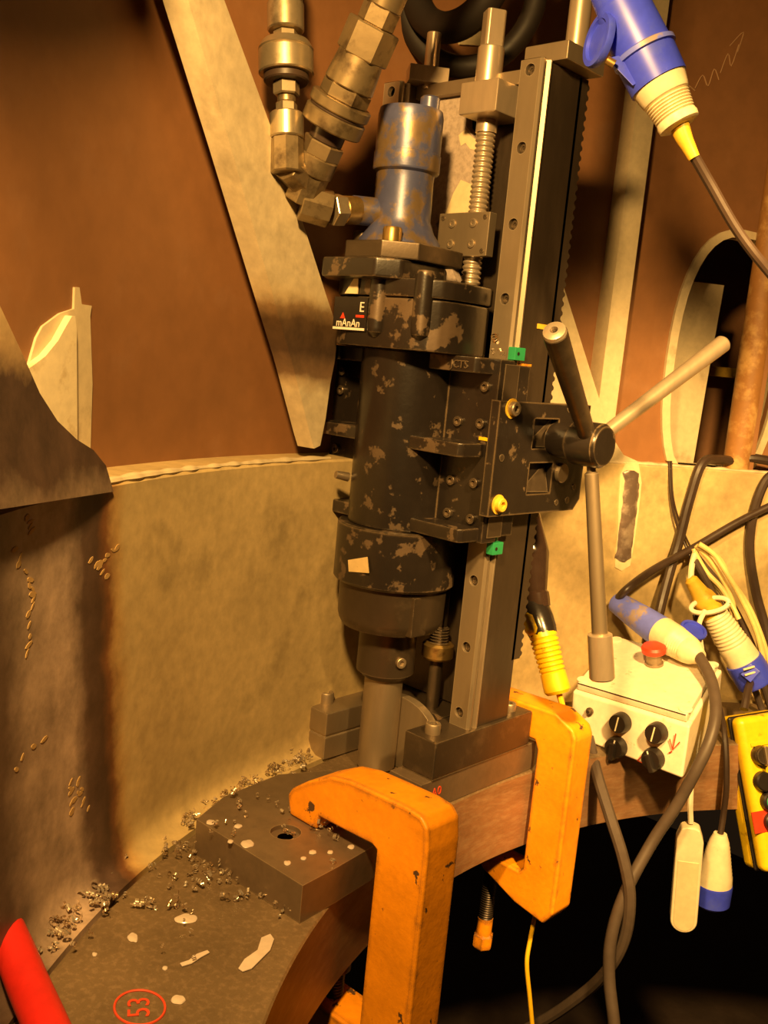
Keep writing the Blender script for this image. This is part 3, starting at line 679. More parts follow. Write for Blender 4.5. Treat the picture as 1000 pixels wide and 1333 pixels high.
prof += [(ox, -.19), (ox-.012, -.215), (ox-.03, -.225), (.055, -.195), (.045, -.185), (.043, -.165), (.05, -.152), (ix, -.150), (ix, q(488, 1106)[1]), (ix-.006, q(484, 1100)[1]), q(415, 1064), q(411, 1078)]
zz = [p_[1] for p_ in prof]
prof[0] = (prof[0][0], ZP+.0004); prof[-1] = (prof[-1][0], ZP+.0004)
clamp(yF, .050, prof, 'chipped orange clamp gripping the drilled plate beside the chips', .068, -.118, -.27, -.110)
yR = .141
q2 = lambda x, y: q(x, y, yR)
ix = .047; ox = q2(744, 1000)[0]
prof = [(-.075, ZP+.0004), (-.078, .075), (-.066, .092), (ox-.035, .096), (ox-.006, .082), (ox, .070), (ox, -.185), (ox-.014, -.205), (.04, -.196), (-.02, -.172), (-.034, -.160), (-.022, -.147), (ix-.006, -.147), (ix, -.141), (ix, .036), (ix-.006, .048), (-.045, .048), (-.047, ZP+.0004)]
clamp(yR, .046, prof, 'chipped orange clamp behind the machine foot near the white control box', -.020, -.118, -.275, -.110)
# ================================================================== hydraulic couplings
def coupling(name, label, pts, segs, elbow, m1, m2):
    """pts: axis points; segs: (t0,t1,r0,r1,sides,part name,material) along the axis"""
    a, e = pts; d = e-a; L_ = d.length; dn = d.normalized()
    t = thing(name, e, label, 'hose coupling')
    b = B(); b.tube([a+dn*.01, a-dn*.08, a-dn*.16+Vector((0, 0, .06)), a-dn*.2+Vector((0, 0, .3)), a-dn*.2+Vector((0, 0, .6))], .015, 14, 5); part('hose', b, 'hose', t)
    for t0, t1, r0, r1, n, nm, mm in segs:
        b = B(); bev = min(.0015, abs(t1-t0)*L_*.2)
        b.lathe(a+d*t0, dn, [(0, r0-bev), (bev, r0), ((t1-t0)*L_-bev, r1), ((t1-t0)*L_, r1-bev)], n); part(nm, b, mm, t, smooth=30)
    for nm, p0, p1, r0, n, mm in elbow:
        b = B(); b.cyl(p0, p1, r0, n=n, bev=.001); part(nm, b, mm, t, smooth=30)
    return t
k = .00094
yA = -.222
a, e = PX(371, -60, y=yA), PX(374, 215, y=yA)
def tt(y): return (y+60)/275
S = lambda y0_, y1_, r, n, nm, mm='fitting', r2=None: (tt(y0_), tt(y1_), r*k, (r2 or r)*k, n, nm, mm)
e2 = PX(392, 232, y=yA+.01)
coupling('hydraulic_coupling', 'bright straight hydraulic coupling hanging in front of the cream brace', (a, e), [
    S(-60, 3, 19, 24, 'hose_tail', 'fitting_dark'), S(-8, 3, 21, 6, 'hex_nut'), S(4, 40, 22, 28, 'sleeve'), S(40, 56, 15, 6, 'hex_nut'), S(54, 66, 29, 32, 'lock_ring', r2=33), S(66, 97, 33, 32, 'lock_ring'), S(97, 107, 27, 28, 'seal', 'rubber'),
    S(106, 124, 16, 6, 'hex_nut'), S(124, 134, 11, 20, 'neck', 'fitting_dark'), S(133, 148, 13, 6, 'hex_nut'), S(147, 180, 20.5, 28, 'swivel_nut'), S(180, 226, 20, 8, 'elbow', 'fitting_dark')],
    [('elbow', e, PX(394, 236, y=yA+.03), .0175, 8, 'fitting_dark')], 'fitting', 'fitting_dark')
yB = -.185
a, e = PX(528, -60, y=yB+.005), PX(394, 252, y=yB)
L1 = math.hypot(134, 312)
def tu(y): return (y+60)/312
S2 = lambda y0_, y1_, r, n, nm, mm='fitting_dark', r2=None: (tu(y0_), tu(y1_), r*.00096, (r2 or r)*.00096, n, nm, mm)
hub_p = PX(392, 262, y=yB); out_p = PX(430, 273, y=yB+.030); port_p = PX(468, 274, y=-.112)
coupling('hydraulic_coupling', 'oily slanted hydraulic coupling plugged into the blue motor', (a, e), [
    S2(-60, 4, 22, 24, 'hose_tail'), S2(2, 26, 22, 6, 'hex_nut'), S2(26, 66, 31, 6, 'hex_nut'), S2(64, 104, 27, 28, 'sleeve', r2=30), S2(104, 122, 30, 6, 'hex_nut'), S2(122, 136, 37, 36, 'lock_ring'), S2(136, 140, 34, 36, 'ring_groove', 'rubber'), S2(140, 160, 37, 36, 'lock_ring'),
    S2(160, 178, 21, 24, 'neck', 'rubber'), S2(178, 198, 25, 6, 'hex_nut'), S2(197, 222, 25, 28, 'swivel_nut'), S2(221, 262, 23, 8, 'elbow')],
    [('elbow', hub_p, out_p, .0215, 8, 'fitting_dark'), ('hex_nut', out_p, out_p+(port_p-out_p)*.4, .019, 6, 'fitting'), ('brass_ferrule', out_p+(port_p-out_p)*.4, port_p, .0165, 24, 'brass')], 'fitting', 'fitting_dark')
# hose loop behind the top of the column
b = B(); c0 = PX(612, -14, y=.112); pts = []
for i in range(41):
    a_ = 2*math.pi*i/40; pts.append(c0+Vector((.076*math.cos(a_), .050*math.cos(a_), .100*math.sin(a_))))
b.tube(pts+[pts[-1]+Vector((.03, -.01, .12)), pts[-1]+Vector((.03, -.02, .5))], .0150, 14, 2)
solo('hose_loop', b, 'hose', 'thick dark hose loop hanging behind the column top', 'hose')
b = B(); c1 = PX(596, -44, y=.06); pts = [c1+Vector((.075*math.cos(a_), 0, .075*math.sin(a_))) for a_ in [math.pi+math.pi*i/20 for i in range(21)]]
b.tube([pts[0]+Vector((0, 0, .45))]+pts+[pts[-1]+Vector((0, 0, .45))], .02, 14, 2)
solo('hose_loop', b, 'hose', 'shorter dark hose bight hanging inside the larger loop', 'hose')
# ================================================================== plugs and sockets
def along(b, a, e, prof, n=28, rot=0): return b.lathe(a, e-a, [(t*(e-a).length, r) for t, r in prof], n, rot)
# hanging connector, upper right
tq = .93; A0 = PX(785, -40, t=tq); A1 = PX(848, 92, t=tq); A2 = PX(884, 166, t=tq); A3 = PX(905, 205, t=tq)
pl = thing('plug_connector', A2, 'blue and white plug connector with open blue flap hanging in the air', 'plug')
b = B(); along(b, PX(806, 2, t=tq), PX(840, 72, t=tq), [(0, .0225), (.1, .026), (.95, .0275), (1, .0275)], 36); along(b, PX(780, -50, t=tq), PX(808, 6, t=tq), [(0, .018), (.6, .022), (1, .0235)], 30); part('socket_body', b, 'bluep', pl)
b = B(); along(b, PX(837, 65, t=tq), PX(841, 74, t=tq), [(0, .0282), (.2, .0305), (.8, .0305), (1, .0282)], 36); part('collar', b, 'bluedirty', pl)
b = B(); along(b, PX(840, 72, t=tq), PX(858, 109, t=tq), [(0, .0285), (1, .0275)], 32); part('plug_shroud', b, 'bluep', pl)
b = B(); along(b, PX(857, 106, t=tq), PX(886, 165, t=tq), [(0, .0265), (.3, .0235), (.36, .0225)]+[(.40+.06*i+dx, .0205-.0004*i+dr) for i in range(7) for dx, dr in ((0, -.0012), (.02, .001), (.04, .001))]+[(.86, .020), (.95, .0195), (1, .015)], 32); part('plug_grip', b, 'whitep', pl)
ax_ = (PX(857, 106, t=tq)-PX(806, 2, t=tq)).normalized(); fc = PX(784, 54, t=tq)
cr_, cu_, cf_ = CR.col[0], CR.col[1], CR.col[2]
b = B(); b.lathe(fc, (-cr_*.93+cu_*.12+cf_*.30), [(0, .024), (.004, .025), (.007, .024), (.007, .019), (.004, .018)], 32); part('socket_flap', b, 'bluep', pl)
b = B(); b.prism([PX(x, y, t=tq-.012) for x, y in [(790, 76), (806, 72), (836, 104), (824, 112)]], -ray(820, 90).normalized()*-.02, .001); part('flap_hinge', b, 'bluep', pl)
b = B(); b.cyl(PX(790, 78, t=tq-.018), PX(800, 84, t=tq-.018), .004, n=12); part('hinge_pin', b, 'brass', pl)
b = B(); b.tube([PX(884, 162, t=tq), PX(890, 178, t=tq), PX(896, 190, t=tq), PX(904, 206, t=tq)], .0095, 12, 4, r_end=.0055); part('cable_tape', b, 'yellow_tape', pl)
b = B(); b.tube([PX(902, 200, t=tq), PX(925, 240, t=tq+.01), PX(960, 300, t=tq+.02), PX(1000, 352, t=tq+.03), PX(1060, 420, t=tq+.06), PX(1160, 530, t=tq+.2), RP(rad(52), 1.0, .46), RP(rad(60), 1.13, .418), RP(rad(72), 1.135, .418)], .0052, 10, 6); part('power_lead', b, 'rubber', pl)
b = B(); b.tube([PX(782, -46, t=tq), PX(770, -90, t=tq), PX(760, -160, t=tq), PX(750, -300, t=tq+.02)+Vector((0, 0, .25))], .009, 12, 4); part('upper_cable', b, 'yellow_tape', pl)
# ================================================================== control box on the ring
cb = thing('control_box', (.085, .40, .0), 'grubby white control box with red stop button and black knobs', 'control box')
fy = .31; fr = [(-.004, .0), (.184, .0), (.180, .086), (-.018, .069)]
# sloping-lid enclosure: front face at fy, top rising to the back
bx = [(-.002, 0), (.184, 0)]
DB = .19
b = B()
v = [Vector(p) for p in [(-.006, fy, .001), (.184, fy, .001), (.182, fy+.004, .078), (-.012, fy+.004, .070), (-.045, fy+DB, .001), (.145, fy+DB, .001), (.140, fy+DB-.004, .118), (-.052, fy+DB-.004, .112)]]
vs_ = [b.bm.verts.new(p) for p in v]
for f in ((0, 1, 2, 3), (5, 4, 7, 6), (4, 0, 3, 7), (1, 5, 6, 2), (3, 2, 6, 7), (4, 5, 1, 0)): b.bm.faces.new([vs_[i] for i in f])
bmesh.ops.bevel(b.bm, geom=list(b.bm.edges), offset=.004, segments=3, affect='EDGES', profile=.5)
part('enclosure', b, 'boxp', cb)
nrm = (v[2]-v[3]).cross(v[7]-v[3]).normalized()
b = B(); li = [v[3]*.97+v[6]*.03, v[2]*.97+v[7]*.03, v[6]*.97+v[3]*.03, v[7]*.97+v[2]*.03]
b.prism([p+nrm*.0006 for p in li], nrm*.012, .003); lid = part('lid', b, 'boxp', cb)
def onlid(s, t_): return (v[3]*(1-s)+v[2]*s)*(1-t_)+(v[7]*(1-s)+v[6]*s)*t_
for s, t_ in ((.06, .10), (.94, .10), (.94, .9), (.06, .9)):
    b = B(); b.lathe(onlid(s, t_)+nrm*.0125, nrm, [(0, .0095), (.002, .0095), (.003, .008)], 20); part('lid_screw', b, 'boxp', lid)
ep = onlid(.50, .66)+nrm*.012
b = B(); b.lathe(ep, nrm, [(0, .0145), (.004, .0145), (.004, .012), (.020, .012)], 28); part('stop_button_base', b, 'steel_soft', lid)
b = B(); b.lathe(ep+nrm*.020, nrm, [(0, .012), (.002, .0185), (.009, .0195), (.013, .017), (.015, .008)], 32); part('stop_button', b, 'red', lid, 'red mushroom stop button')
b = B(); a_, c_ = onlid(.04, .03)+nrm*.0128, onlid(.96, .03)+nrm*.0128; b.cyl(a_, c_, .0006, n=6); part('lid_seam', b, 'knob', lid)
kd = Vector((0, -1, .06)).normalized()
for i, (x, y, m_, r_) in enumerate(((810, 940, .0, .0155), (857, 953, .0, .0155), (804, 972, .5, .0165), (852, 987, .5, .0165))):
    p = PX(x, y, y=fy); h_ = .014 if i > 1 else .016
    b = B(); n = 28; pr = [(0, r_), (h_*.6, r_*.97), (h_, r_*.86)]
    b.lathe(Vector((p.x, fy+.001, p.z)), (0, -1, 0), pr, n); kb = part('knob', b, 'knob', cb)
    b = B(); up = Vector((.12 if i != 3 else -.5, 0, 1)).normalized(); c_ = Vector((p.x, fy-h_, p.z)); 
    b.cyl(c_-up*r_*.1, c_+up*r_*.8, .0011, n=8) if i > 1 else b.cyl(c_-up*r_*.7, c_+up*r_*.7, .0011, n=8)
    part('knob_pointer', b, 'white' if i > 1 else 'whitep', kb)
    if i > 1:
        b = B(); b.box(-.004, .004, -h_-.006, -h_*.3, -r_*1.05, r_*.55, .002, mtx=Matrix.Translation((p.x, fy, p.z)) @ Matrix.Rotation(0 if i == 2 else rad(-25), 4, 'Y')); part('knob_grip', b, 'knob', kb)
p = PX(768, 926, y=fy); b = B(); b.lathe((p.x, fy+.001, p.z), (0, -1, 0), [(0, .006), (.003, .006), (.004, .004), (.007, .0035)], 16); part('socket', b, 'steel_dark', cb)
b = B()
for pts in ([(880, 955), (876, 975)], [(872, 962), (876, 976), (885, 966)], ): b.tube([PX(x, y, y=fy-.0006) for x, y in pts], .0009, 6, 3, smooth=False)
part('red_arrow_mark', b, 'redpaint', cb)
b = B(); b.tube([PX(x, y, y=fy-.0006) for x, y in [(838, 982), (830, 990), (838, 994)]], .0009, 6, 3, smooth=False); part('red_tick', b, 'redpaint', cb)
b = B(); b.tube([PX(x, y, y=fy-.0006) for x, y in [(871, 980), (875, 978)]], .0009, 6, 3, smooth=False); part('red_dash', b, 'redpaint', cb)
# connector pair lying on the box
def on(px, py, d): return PX(px, py, y=d)
yk = .47
pc = thing('plug_connector', PX(850, 850, y=yk), 'grimy blue and white plug connector lying on the control box', 'plug')
b = B(); along(b, PX(800, 782, y=yk+.02), PX(868, 828, y=yk), [(0, .012), (.04, .018), (.3, .021), (.6, .024), (1, .0265)], 30); part('socket_body', b, 'bluedirty', pc)
b = B(); along(b, PX(862, 824, y=yk), PX(912, 856, y=yk-.03), [(0, .0265), (.35, .026), (.4, .0245)]+[(.42+.05*i+dx, .024-.0005*i+dr) for i in range(6) for dx, dr in ((0, -.001), (.02, .0008))]+[(.8, .020), (1, .011)], 30); part('plug_grip', b, 'whitep', pc)
b = B(); fcp = PX(902, 822, y=yk+.03); b.lathe(fcp, ray(902, 822)*-.4+Vector((.3, .1, 1)), [(0, .021), (.004, .022), (.006, .021), (.006, .017), (.003, .016)], 28); part('socket_flap', b, 'bluep', pc)
b = B(); b.tube([PX(910, 854, y=yk-.03), PX(926, 885, y=.40), PX(932, 925, y=.36), PX(924, 965, y=.33), PX(905, 1005, y=.31), PX(880, 1050, y=.30), PX(850, 1095, y=.28), PX(815, 1160, y=.24), PX(797, 1215, y=.22), PX(793, 1270, y=.21), PX(800, 1400, y=.2), Vector((.16, .25, -.7)), Vector((.1, .35, -1.185)), Vector((-.2, .5, -1.19))], .0085, 12, 6); part('power_lead', b, 'rubber_grey', pc)
b = B(); b.tube([PX(802, 784, y=yk+.02), PX(815, 768, r=1.03), PX(850, 742, r=1.055), PX(905, 712, r=1.07), PX(960, 680, r=1.075), PX(1010, 655, r=1.078), PX(1060, 628, r=1.08), RP(rad(47), 1.10, .425), RP(rad(55), 1.128, .42), RP(rad(70), 1.13, .42)], .0068, 12, 6); part('upper_cable', b, 'rubber', pc)
# second plug in the cable tangle
rk = 1.0
pp = thing('plug', PX(950, 850, r=.97), 'white plug with yellow taped tail and blue socket end among the cables', 'plug')
b = B(); along(b, PX(928, 795, r=1.0), PX(972, 866, r=.975), [(0, .018), (.1, .0215)]+[(.12+.06*i+dx, .0215+.0006*i+dr) for i in range(9) for dx, dr in ((0, -.001), (.03, .0008))]+[(.7, .0275), (1, .029)], 32); part('plug_grip', b, 'whitep', pp)
b = B(); along(b, PX(968, 860, r=.975), PX(986, 890, r=.965), [(0, .0305), (.15, .0315), (.9, .0315), (1, .029)], 32); bs_ = part('plug_shroud', b, 'bluep', pp)
qv = (PX(975, 878, r=.965)-CAM).normalized()
b = B(); b.box(-.010, .010, -.004, .004, -.012, .012, .001, mtx=Matrix.Translation(PX(977, 876, r=.965)-qv*.030) @ qv.to_track_quat('Y', 'Z').to_matrix().to_4x4() @ Matrix.Rotation(rad(30), 4, 'Y')); part('shroud_lug', b, 'bluep', bs_)
b = B(); b.cyl(PX(968, 872, r=.965)-qv*.036, PX(982, 868, r=.965)-qv*.036, .0018, n=8); b.cyl(PX(970, 879, r=.965)-qv*.036, PX(986, 874, r=.965)-qv*.036, .0018, n=8); part('lug_bar', b, 'whitep', bs_)
b = B(); along(b, PX(898, 752, r=1.01), PX(930, 800, r=1.0), [(0, .006), (.06, .011), (.4, .015), (.5, .019), (.62, .021), (.7, .019), (.8, .021), (1, .020)], 24); part('tape_wrap', b, 'yellow_tape', pp)
b = B(); c_ = PX(924, 788, r=.985); pts = [c_+Vector((.026*math.cos(a_), .012*math.cos(a_)+.022*math.sin(a_)*.3, .008*math.cos(a_*1)+.024*math.sin(a_)*.5)) for a_ in [2*math.pi*i/16 for i in range(17)]]
b.tube(pts, .0042, 8, 2); part('cord_turn', b, 'wire_w', pp)
b = B(); b.tube([PX(899, 755, r=1.01), PX(901, 735, r=1.03), PX(905, 720, r=1.05)], .005, 8, 5); part('power_lead', b, 'wire_w', pp)
# ================================================================== yellow pendant, white remote, hanging plug
rp_ = .86
pd = thing('pendant_control', PX(985, 1130, r=rp_), 'yellow pendant control with a column of push buttons', 'pendant')
c0 = PX(972, 940, r=.90); c2 = PX(1004, 1118, r=.83); up = (c0-c2).normalized(); fn = -(ray(985, 1030)).normalized(); fn = (fn+CR.col[0]*.50+Vector((0, 0, .12))); fn = (fn-up*fn.dot(up)).normalized(); sd = up.cross(fn).normalized()
Mx = Matrix((sd.to_4d(), up.to_4d(), fn.to_4d(), (0, 0, 0, 1))).transposed(); 
for i in range(3): Mx[3][i] = 0
mid = (c0+c2)/2; Mx.translation = mid; Ln = (c0-c2).length/2+.012
b = B(); b.box(-.034, .060, -Ln, Ln, -.030, .002, .010, 4, mtx=Mx); part('pendant_back', b, 'yellow', pd)
b = B(); b.box(-.0345, .0605, -Ln-.0005, Ln+.0005, .001, .0065, .004, 3, mtx=Mx); part('seal_strip', b, 'knob', pd, 'black sealing strip')
b = B(); b.box(-.034, .060, -Ln, Ln, .0055, .034, .011, 4, mtx=Mx); pf = part('pendant_front', b, 'yellow', pd)
def onp(px, py, h): 
    o_ = Mx.translation+fn*h; d_ = ray(px, py); s = (o_-CAM).dot(fn)/d_.dot(fn); return CAM+d_*s
for x, y, r_, mm, hh in ((985, 983, .0150, 'steel_dark', .016), (988, 1017, .0150, 'knob', .012), (997, 1043, .0150, 'knob', .012), (1001, 1070, .0150, 'knob', .010)):
    p = onp(x+4, y, .034); b = B(); b.lathe(p, fn, [(0, r_*1.05), (hh*.8, r_), (hh, r_*.85)], 26); bt = part('push_button', b, mm, pf)
    if y == 983:
        b = B(); b.box(-.003, .003, -r_, r_, 0, .007, .001, mtx=Matrix.Translation(p+fn*hh) @ Mx.to_3x3().to_4x4()); part('selector_grip', b, 'steel_soft', bt)
    if y > 1030:
        b = B(); b.lathe(p+fn*hh*.9, fn, [(0, r_*.72), (.0015, r_*.72), (.0025, r_*.6)], 22); part('button_cap', b, 'green' if y < 1060 else 'red', bt)
p = onp(1000, 1068, .0345); b = B(); b.box(-.026, .02, -.016, .016, -.001, .001, 0, mtx=Matrix.Translation(p) @ Mx.to_3x3().to_4x4()); part('red_plate', b, 'red', pf)
p = onp(989, 968, .034); b = B(); b.box(-.016, .03, -.003, .003, -.002, .0025, .001, mtx=Matrix.Translation(p) @ Mx.to_3x3().to_4x4()); part('brow_ridge', b, 'yellow', pf)
b = B(); b.tube([c0+up*.02, c0+up*.05+Vector((0, .03, 0)), PX(985, 860, r=1.0), PX(960, 800, r=1.03), PX(930, 755, r=1.045), PX(905, 722, r=1.06)], .0065, 10, 6); part('power_lead', b, 'rubber', pd)
# white remote on a cord
rr = .80
rm = thing('remote_handset', PX(893, 1212, r=rr), 'slim white handset dangling on a white cord', 'handset')
ra, rb_ = PX(899, 1080, r=rr), PX(889, 1203, r=rr); up = (ra-rb_).normalized(); fn2 = -(ray(893, 1140)).normalized()+Vector((.15, -.1, 0)); fn2 = (fn2-up*fn2.dot(up)).normalized(); sd = up.cross(fn2).normalized()
M2 = Matrix((sd.to_4d(), up.to_4d(), fn2.to_4d(), (0, 0, 0, 1))).transposed()
for i in range(3): M2[3][i] = 0
M2.translation = (ra+rb_)/2; Lr = (ra-rb_).length/2+.008
st = [(.0195*math.cos(a_), -Lr+.0195+.0195*math.sin(a_)) for a_ in [math.pi+math.pi*i/12 for i in range(13)]]+[(.0195, Lr-.022), (.013, Lr-.003), (.006, Lr), (-.006, Lr), (-.013, Lr-.003), (-.0195, Lr-.022)]
b = B(); b.prism([M2 @ Vector((x, y, -.012)) for x, y in st], M2.to_3x3() @ Vector((0, 0, .023)), .0035, 3); part('handset_body', b, 'whitep', rm)
b = B(); b.prism([M2 @ Vector((x*.78, -Lr+.004+(y+Lr)*.80, .0105)) for x, y in st[:13]+[(.0195, Lr-.03), (-.0195, Lr-.03)]], M2.to_3x3() @ Vector((0, 0, .0014)), .0004, 1); part('face_plate', b, 'flaked', rm)
b = B(); b.tube([ra+up*.01, PX(899, 1050, r=.805), PX(901, 1010, r=.81), PX(908, 960, r=.815), PX(917, 900, r=.86), PX(914, 850, r=.93), PX(910, 815, r=.97), PX(918, 795, r=.985)], .0042, 8, 6); part('cord', b, 'wire_w', rm)
# hanging plug with blue end
hg = thing('hanging_plug', PX(928, 1178, r=.83), 'white plug with blue end dangling behind the yellow pendant', 'plug')
b = B(); along(b, PX(938, 1085, r=.84), PX(929, 1150, r=.84), [(0, .010), (.15, .015)]+[(.2+.07*i+dx, .0165+.0012*i+dr) for i in range(9) for dx, dr in ((0, -.0008), (.035, .0006))]+[(.9, .0275), (1, .0285)], 30); part('plug_grip', b, 'whitep', hg)
b = B(); along(b, PX(929, 1148, r=.84), PX(926, 1176, r=.84), [(0, .0285), (.1, .0295), (.9, .0280), (1, .025)], 30); part('plug_shroud', b, 'bluep', hg)
b = B(); b.tube([PX(938, 1086, r=.84), PX(942, 1060, r=.845), PX(946, 1020, r=.845), PX(944, 960, r=.87), PX(936, 920, r=.92), PX(920, 870, r=1.0), PX(905, 800, r=1.05)], .005, 8, 6); part('power_lead', b, 'rubber', hg)
# ================================================================== hand lamp behind the column
yl = .215
hl = thing('hand_lamp', PX(728, 905, y=yl), 'yellow ribbed hand lamp wrapped in black tape leaning behind the column', 'hand lamp')
b = B(); along(b, PX(706, 822, y=yl), PX(727, 903, y=yl), [(0, .019), (.08, .0205)]+[(.12+.075*i+dx, .0195-.0003*i+dr) for i in range(8) for dx, dr in ((0, -.0012), (.02, .0013), (.05, .0013))]+[(.78, .019), (.95, .0195), (1, .016)], 30); part('lamp_handle', b, 'yellow', hl)
b = B(); along(b, PX(692, 782, y=yl+.01), PX(708, 828, y=yl), [(0, .020), (.2, .0225), (.5, .0235), (.8, .0225), (1, .020)], 12); part('tape_wrap', b, 'tape', hl)
b = B(); along(b, PX(688, 800, y=yl-.01), PX(694, 826, y=yl-.02), [(0, .008), (.2, .011), (.8, .0105), (1, .006)], 16); part('lamp_hook_clip', b, 'yellow', hl)
b = B(); along(b, PX(682, 655, y=yl+.02), PX(700, 790, y=yl+.01), [(0, .020), (.25, .024), (.46, .0275), (.5, .0278), (.85, .017), (.87, .0195), (.94, .0195), (1, .019)], 28); part('lamp_guard', b, 'guard', hl)
b = B(); b.tube([PX(727, 900, y=yl), PX(732, 918, y=yl), PX(735, 945, y=yl-.0), PX(738, 990, y=yl+.03)], .0045, 8, 5); part('cord', b, 'wire_yy', hl)
# ================================================================== loose cables
def cable(pts, r, m, label, group=None, sub=6):
    b = B(); b.tube(pts, r, 10, sub); return solo('cable', b, m, label, 'cable', group)
cable([RP(rad(72), 1.11, .42), RP(rad(56), 1.105, .42), RP(rad(46), 1.107, .42), PX(985, 597, r=1.113), PX(960, 601, r=1.12), PX(935, 598, r=1.11), PX(914, 604, r=1.088), PX(898, 650, r=1.085), PX(884, 705, r=1.08), PX(872, 745, r=1.07), PX(858, 800, r=1.05), PX(850, 850, r=1.05)], .0085, 'rubber', 'thick black cable bent over the ledge and down the wall')
cable([RP(rad(66), 1.148, .422), RP(rad(50), 1.148, .422), RP(rad(44), 1.12, .428), RP(rad(41.5), 1.092, .415), PX(1000, 622, r=1.085), PX(982, 665, r=1.085), PX(976, 715, r=1.085), PX(984, 770, r=1.08), PX(996, 815, r=1.07), PX(1006, 870, r=1.05), PX(1012, 930, r=1.03), RP(rad(44), .99, .011), RP(rad(52), .98, .0095)], .0085, 'rubber', 'black cable bowed down the wall beside the cream wires')
cable([PX(871, 600, r=1.097), PX(873, 640, r=1.088), PX(878, 672, r=1.085), PX(886, 695, r=1.08), PX(895, 716, r=1.07), PX(905, 740, r=1.05)], .0022, 'rubber', 'thin black wire dropping down the wall')
cable([PX(874, 600, r=1.097), PX(876, 645, r=1.090), PX(885, 680, r=1.09), PX(899, 712, r=1.085), PX(906, 722, r=1.07)], .0018, 'rubber', 'thinner twin wire beside the thin black wire')
for i, pts in enumerate(([(903, 714), (915, 740), (932, 760), (945, 778), (955, 800)], [(906, 710), (925, 730), (945, 762), (955, 790), (959, 830)], [(908, 712), (935, 726), (950, 752), (975, 790), (992, 830), (1004, 870)], [(904, 718), (920, 745), (938, 764), (952, 786), (962, 806)], [(910, 708), (930, 722), (945, 744), (965, 778), (985, 822), (996, 868)])):
    cable([PX(x, y, r=1.06-.012*j-.004*i) for j, (x, y) in enumerate(pts)], .0045, 'wire_y', ('shortest cream wire of the bundle, ending over the white plug grip', 'middle cream wire of the bundle, bending straight down past the plug', 'longest cream wire of the bundle, arching outside the others', 'cream wire hugging the shortest wire above the plug grip', 'cream wire lying just inside the longest arching wire')[i], 'cream wires over the plugs')
for i, pts in enumerate(([(915, 735), (935, 760), (965, 820), (990, 880), (1006, 930)], [(905, 730), (928, 772), (955, 830), (980, 890), (998, 940)], [(912, 745), (925, 770), (940, 790)])):
    cable([PX(x, y, r=1.045-.008*j-.014*(i % 2)) for j, (x, y) in enumerate(pts)], .006, 'rubber_grey', ('dusty black cable directly under the longest cream wire', 'dusty black cable running close beside the blue plug end', 'short dusty black cable stub beside the yellow taped plug tail')[i], 'dusty cables under the wires')
cable([PX(766, 960, y=.30), PX(778, 1010, y=.27), PX(795, 1065, y=.25), PX(812, 1120, y=.24), PX(820, 1170, y=.235), PX(812, 1225, y=.235), PX(785, 1270, y=.24), PX(740, 1308, y=.25), PX(690, 1338, y=.26), PX(600, 1380, y=.27), Vector((-.25, .3, -.75)), Vector((-.4, .3, -1.185)), Vector((-.7, .2, -1.19))], .0085, 'rubber_grey', 'dusty black cable crossing the void below the ring')
cable([PX(697, 1190, y=.18), PX(690, 1225, y=.17), PX(686, 1255, y=.16), PX(690, 1300, y=.16), PX(694, 1345, y=.16), PX(700, 1420, y=.16), Vector((.03, .18, -.8)), Vector((.05, .2, -1.195)), Vector((.3, .3, -1.196))], .0032, 'wire_yy', 'thin yellow cord hanging below the rear clamp')
b = B(); b.tube([PX(-110, 1040, z=.07), PX(-60, 1110, z=.06), PX(-20, 1160, z=.045), PX(14, 1228, z=.03), PX(38, 1285, z=.022), PX(62, 1340, z=.02), PX(95, 1420, z=.02)], .0165, 18, 6)
solo('red_hose', b, 'redhose', 'red hose lying on the ring at the scorched end', 'hose')
# ================================================================== marks, coolant and shavings on the ring
c_ = PX(182, 1311, z=.0006)
uu = (PX(215, 1311, z=.0006)-c_); vv = (PX(182, 1289, z=.0006)-c_)
b = B(); b.tube([c_+uu*math.cos(a_)+vv*math.sin(a_) for a_ in [2*math.pi*i/28 for i in range(29)]], .0011, 6, 2); part('red_paint_ring', b, 'redpaint', flange, 'red painted ring round a number')
lettering(flange, '53', .026, c_, vv, -uu, 'redpaint', .0003, 'red_number')
def puddle(px, py, lx, ly, ang, z0, label, grp=None, seed=0):
    c = PX(px, py, z=z0); u = PX(px+lx*math.cos(ang), py+lx*math.sin(ang), z=z0)-c; v_ = PX(px-ly*math.sin(ang), py+ly*math.cos(ang), z=z0)-c
    b = B(); rings = []
    for f, h in ((1, .0003), (.9, .0011), (.5, .0015), (.02, .0016)):
        rings.append([c+(u*math.cos(a_)+v_*math.sin(a_))*f*(1+.22*noise.noise(Vector((math.cos(a_)*1.5+seed, math.sin(a_)*1.5, seed*.7))))+Vector((0, 0, h)) for a_ in [2*math.pi*i/24 for i in range(24)]])
    b.rings(rings); return solo('coolant_puddle', b, 'milk', label, 'puddle', grp)
b = B(); pts = [PX(x, y, z=.0005) for x, y in [(310, 1262), (318, 1250), (335, 1238), (340, 1222), (352, 1217), (357, 1224), (352, 1238), (340, 1250), (328, 1262), (316, 1266)]]
b.prism(pts, (0, 0, .0016), .0006); solo('coolant_puddle', b, 'milk', 'long bone-shaped milky coolant puddle near the edge of the ring', 'puddle')
puddle(242, 1196, 15, 6, -.05, 0, 'oval milky coolant puddle beside the shavings below the plate corner', seed=1)
b = B(); b.prism([PX(x, y, z=.0005) for x, y in [(234, 1255), (246, 1251), (256, 1243), (270, 1238), (273, 1241), (262, 1247), (250, 1255), (237, 1259)]], (0, 0, .0013), .0004); solo('coolant_puddle', b, 'milk', 'narrow streak of milky coolant on the ring', 'puddle')
puddle(173, 1221, 7, 6, .4, 0, 'small milky coolant drop on the ring between shavings and red number', seed=3)
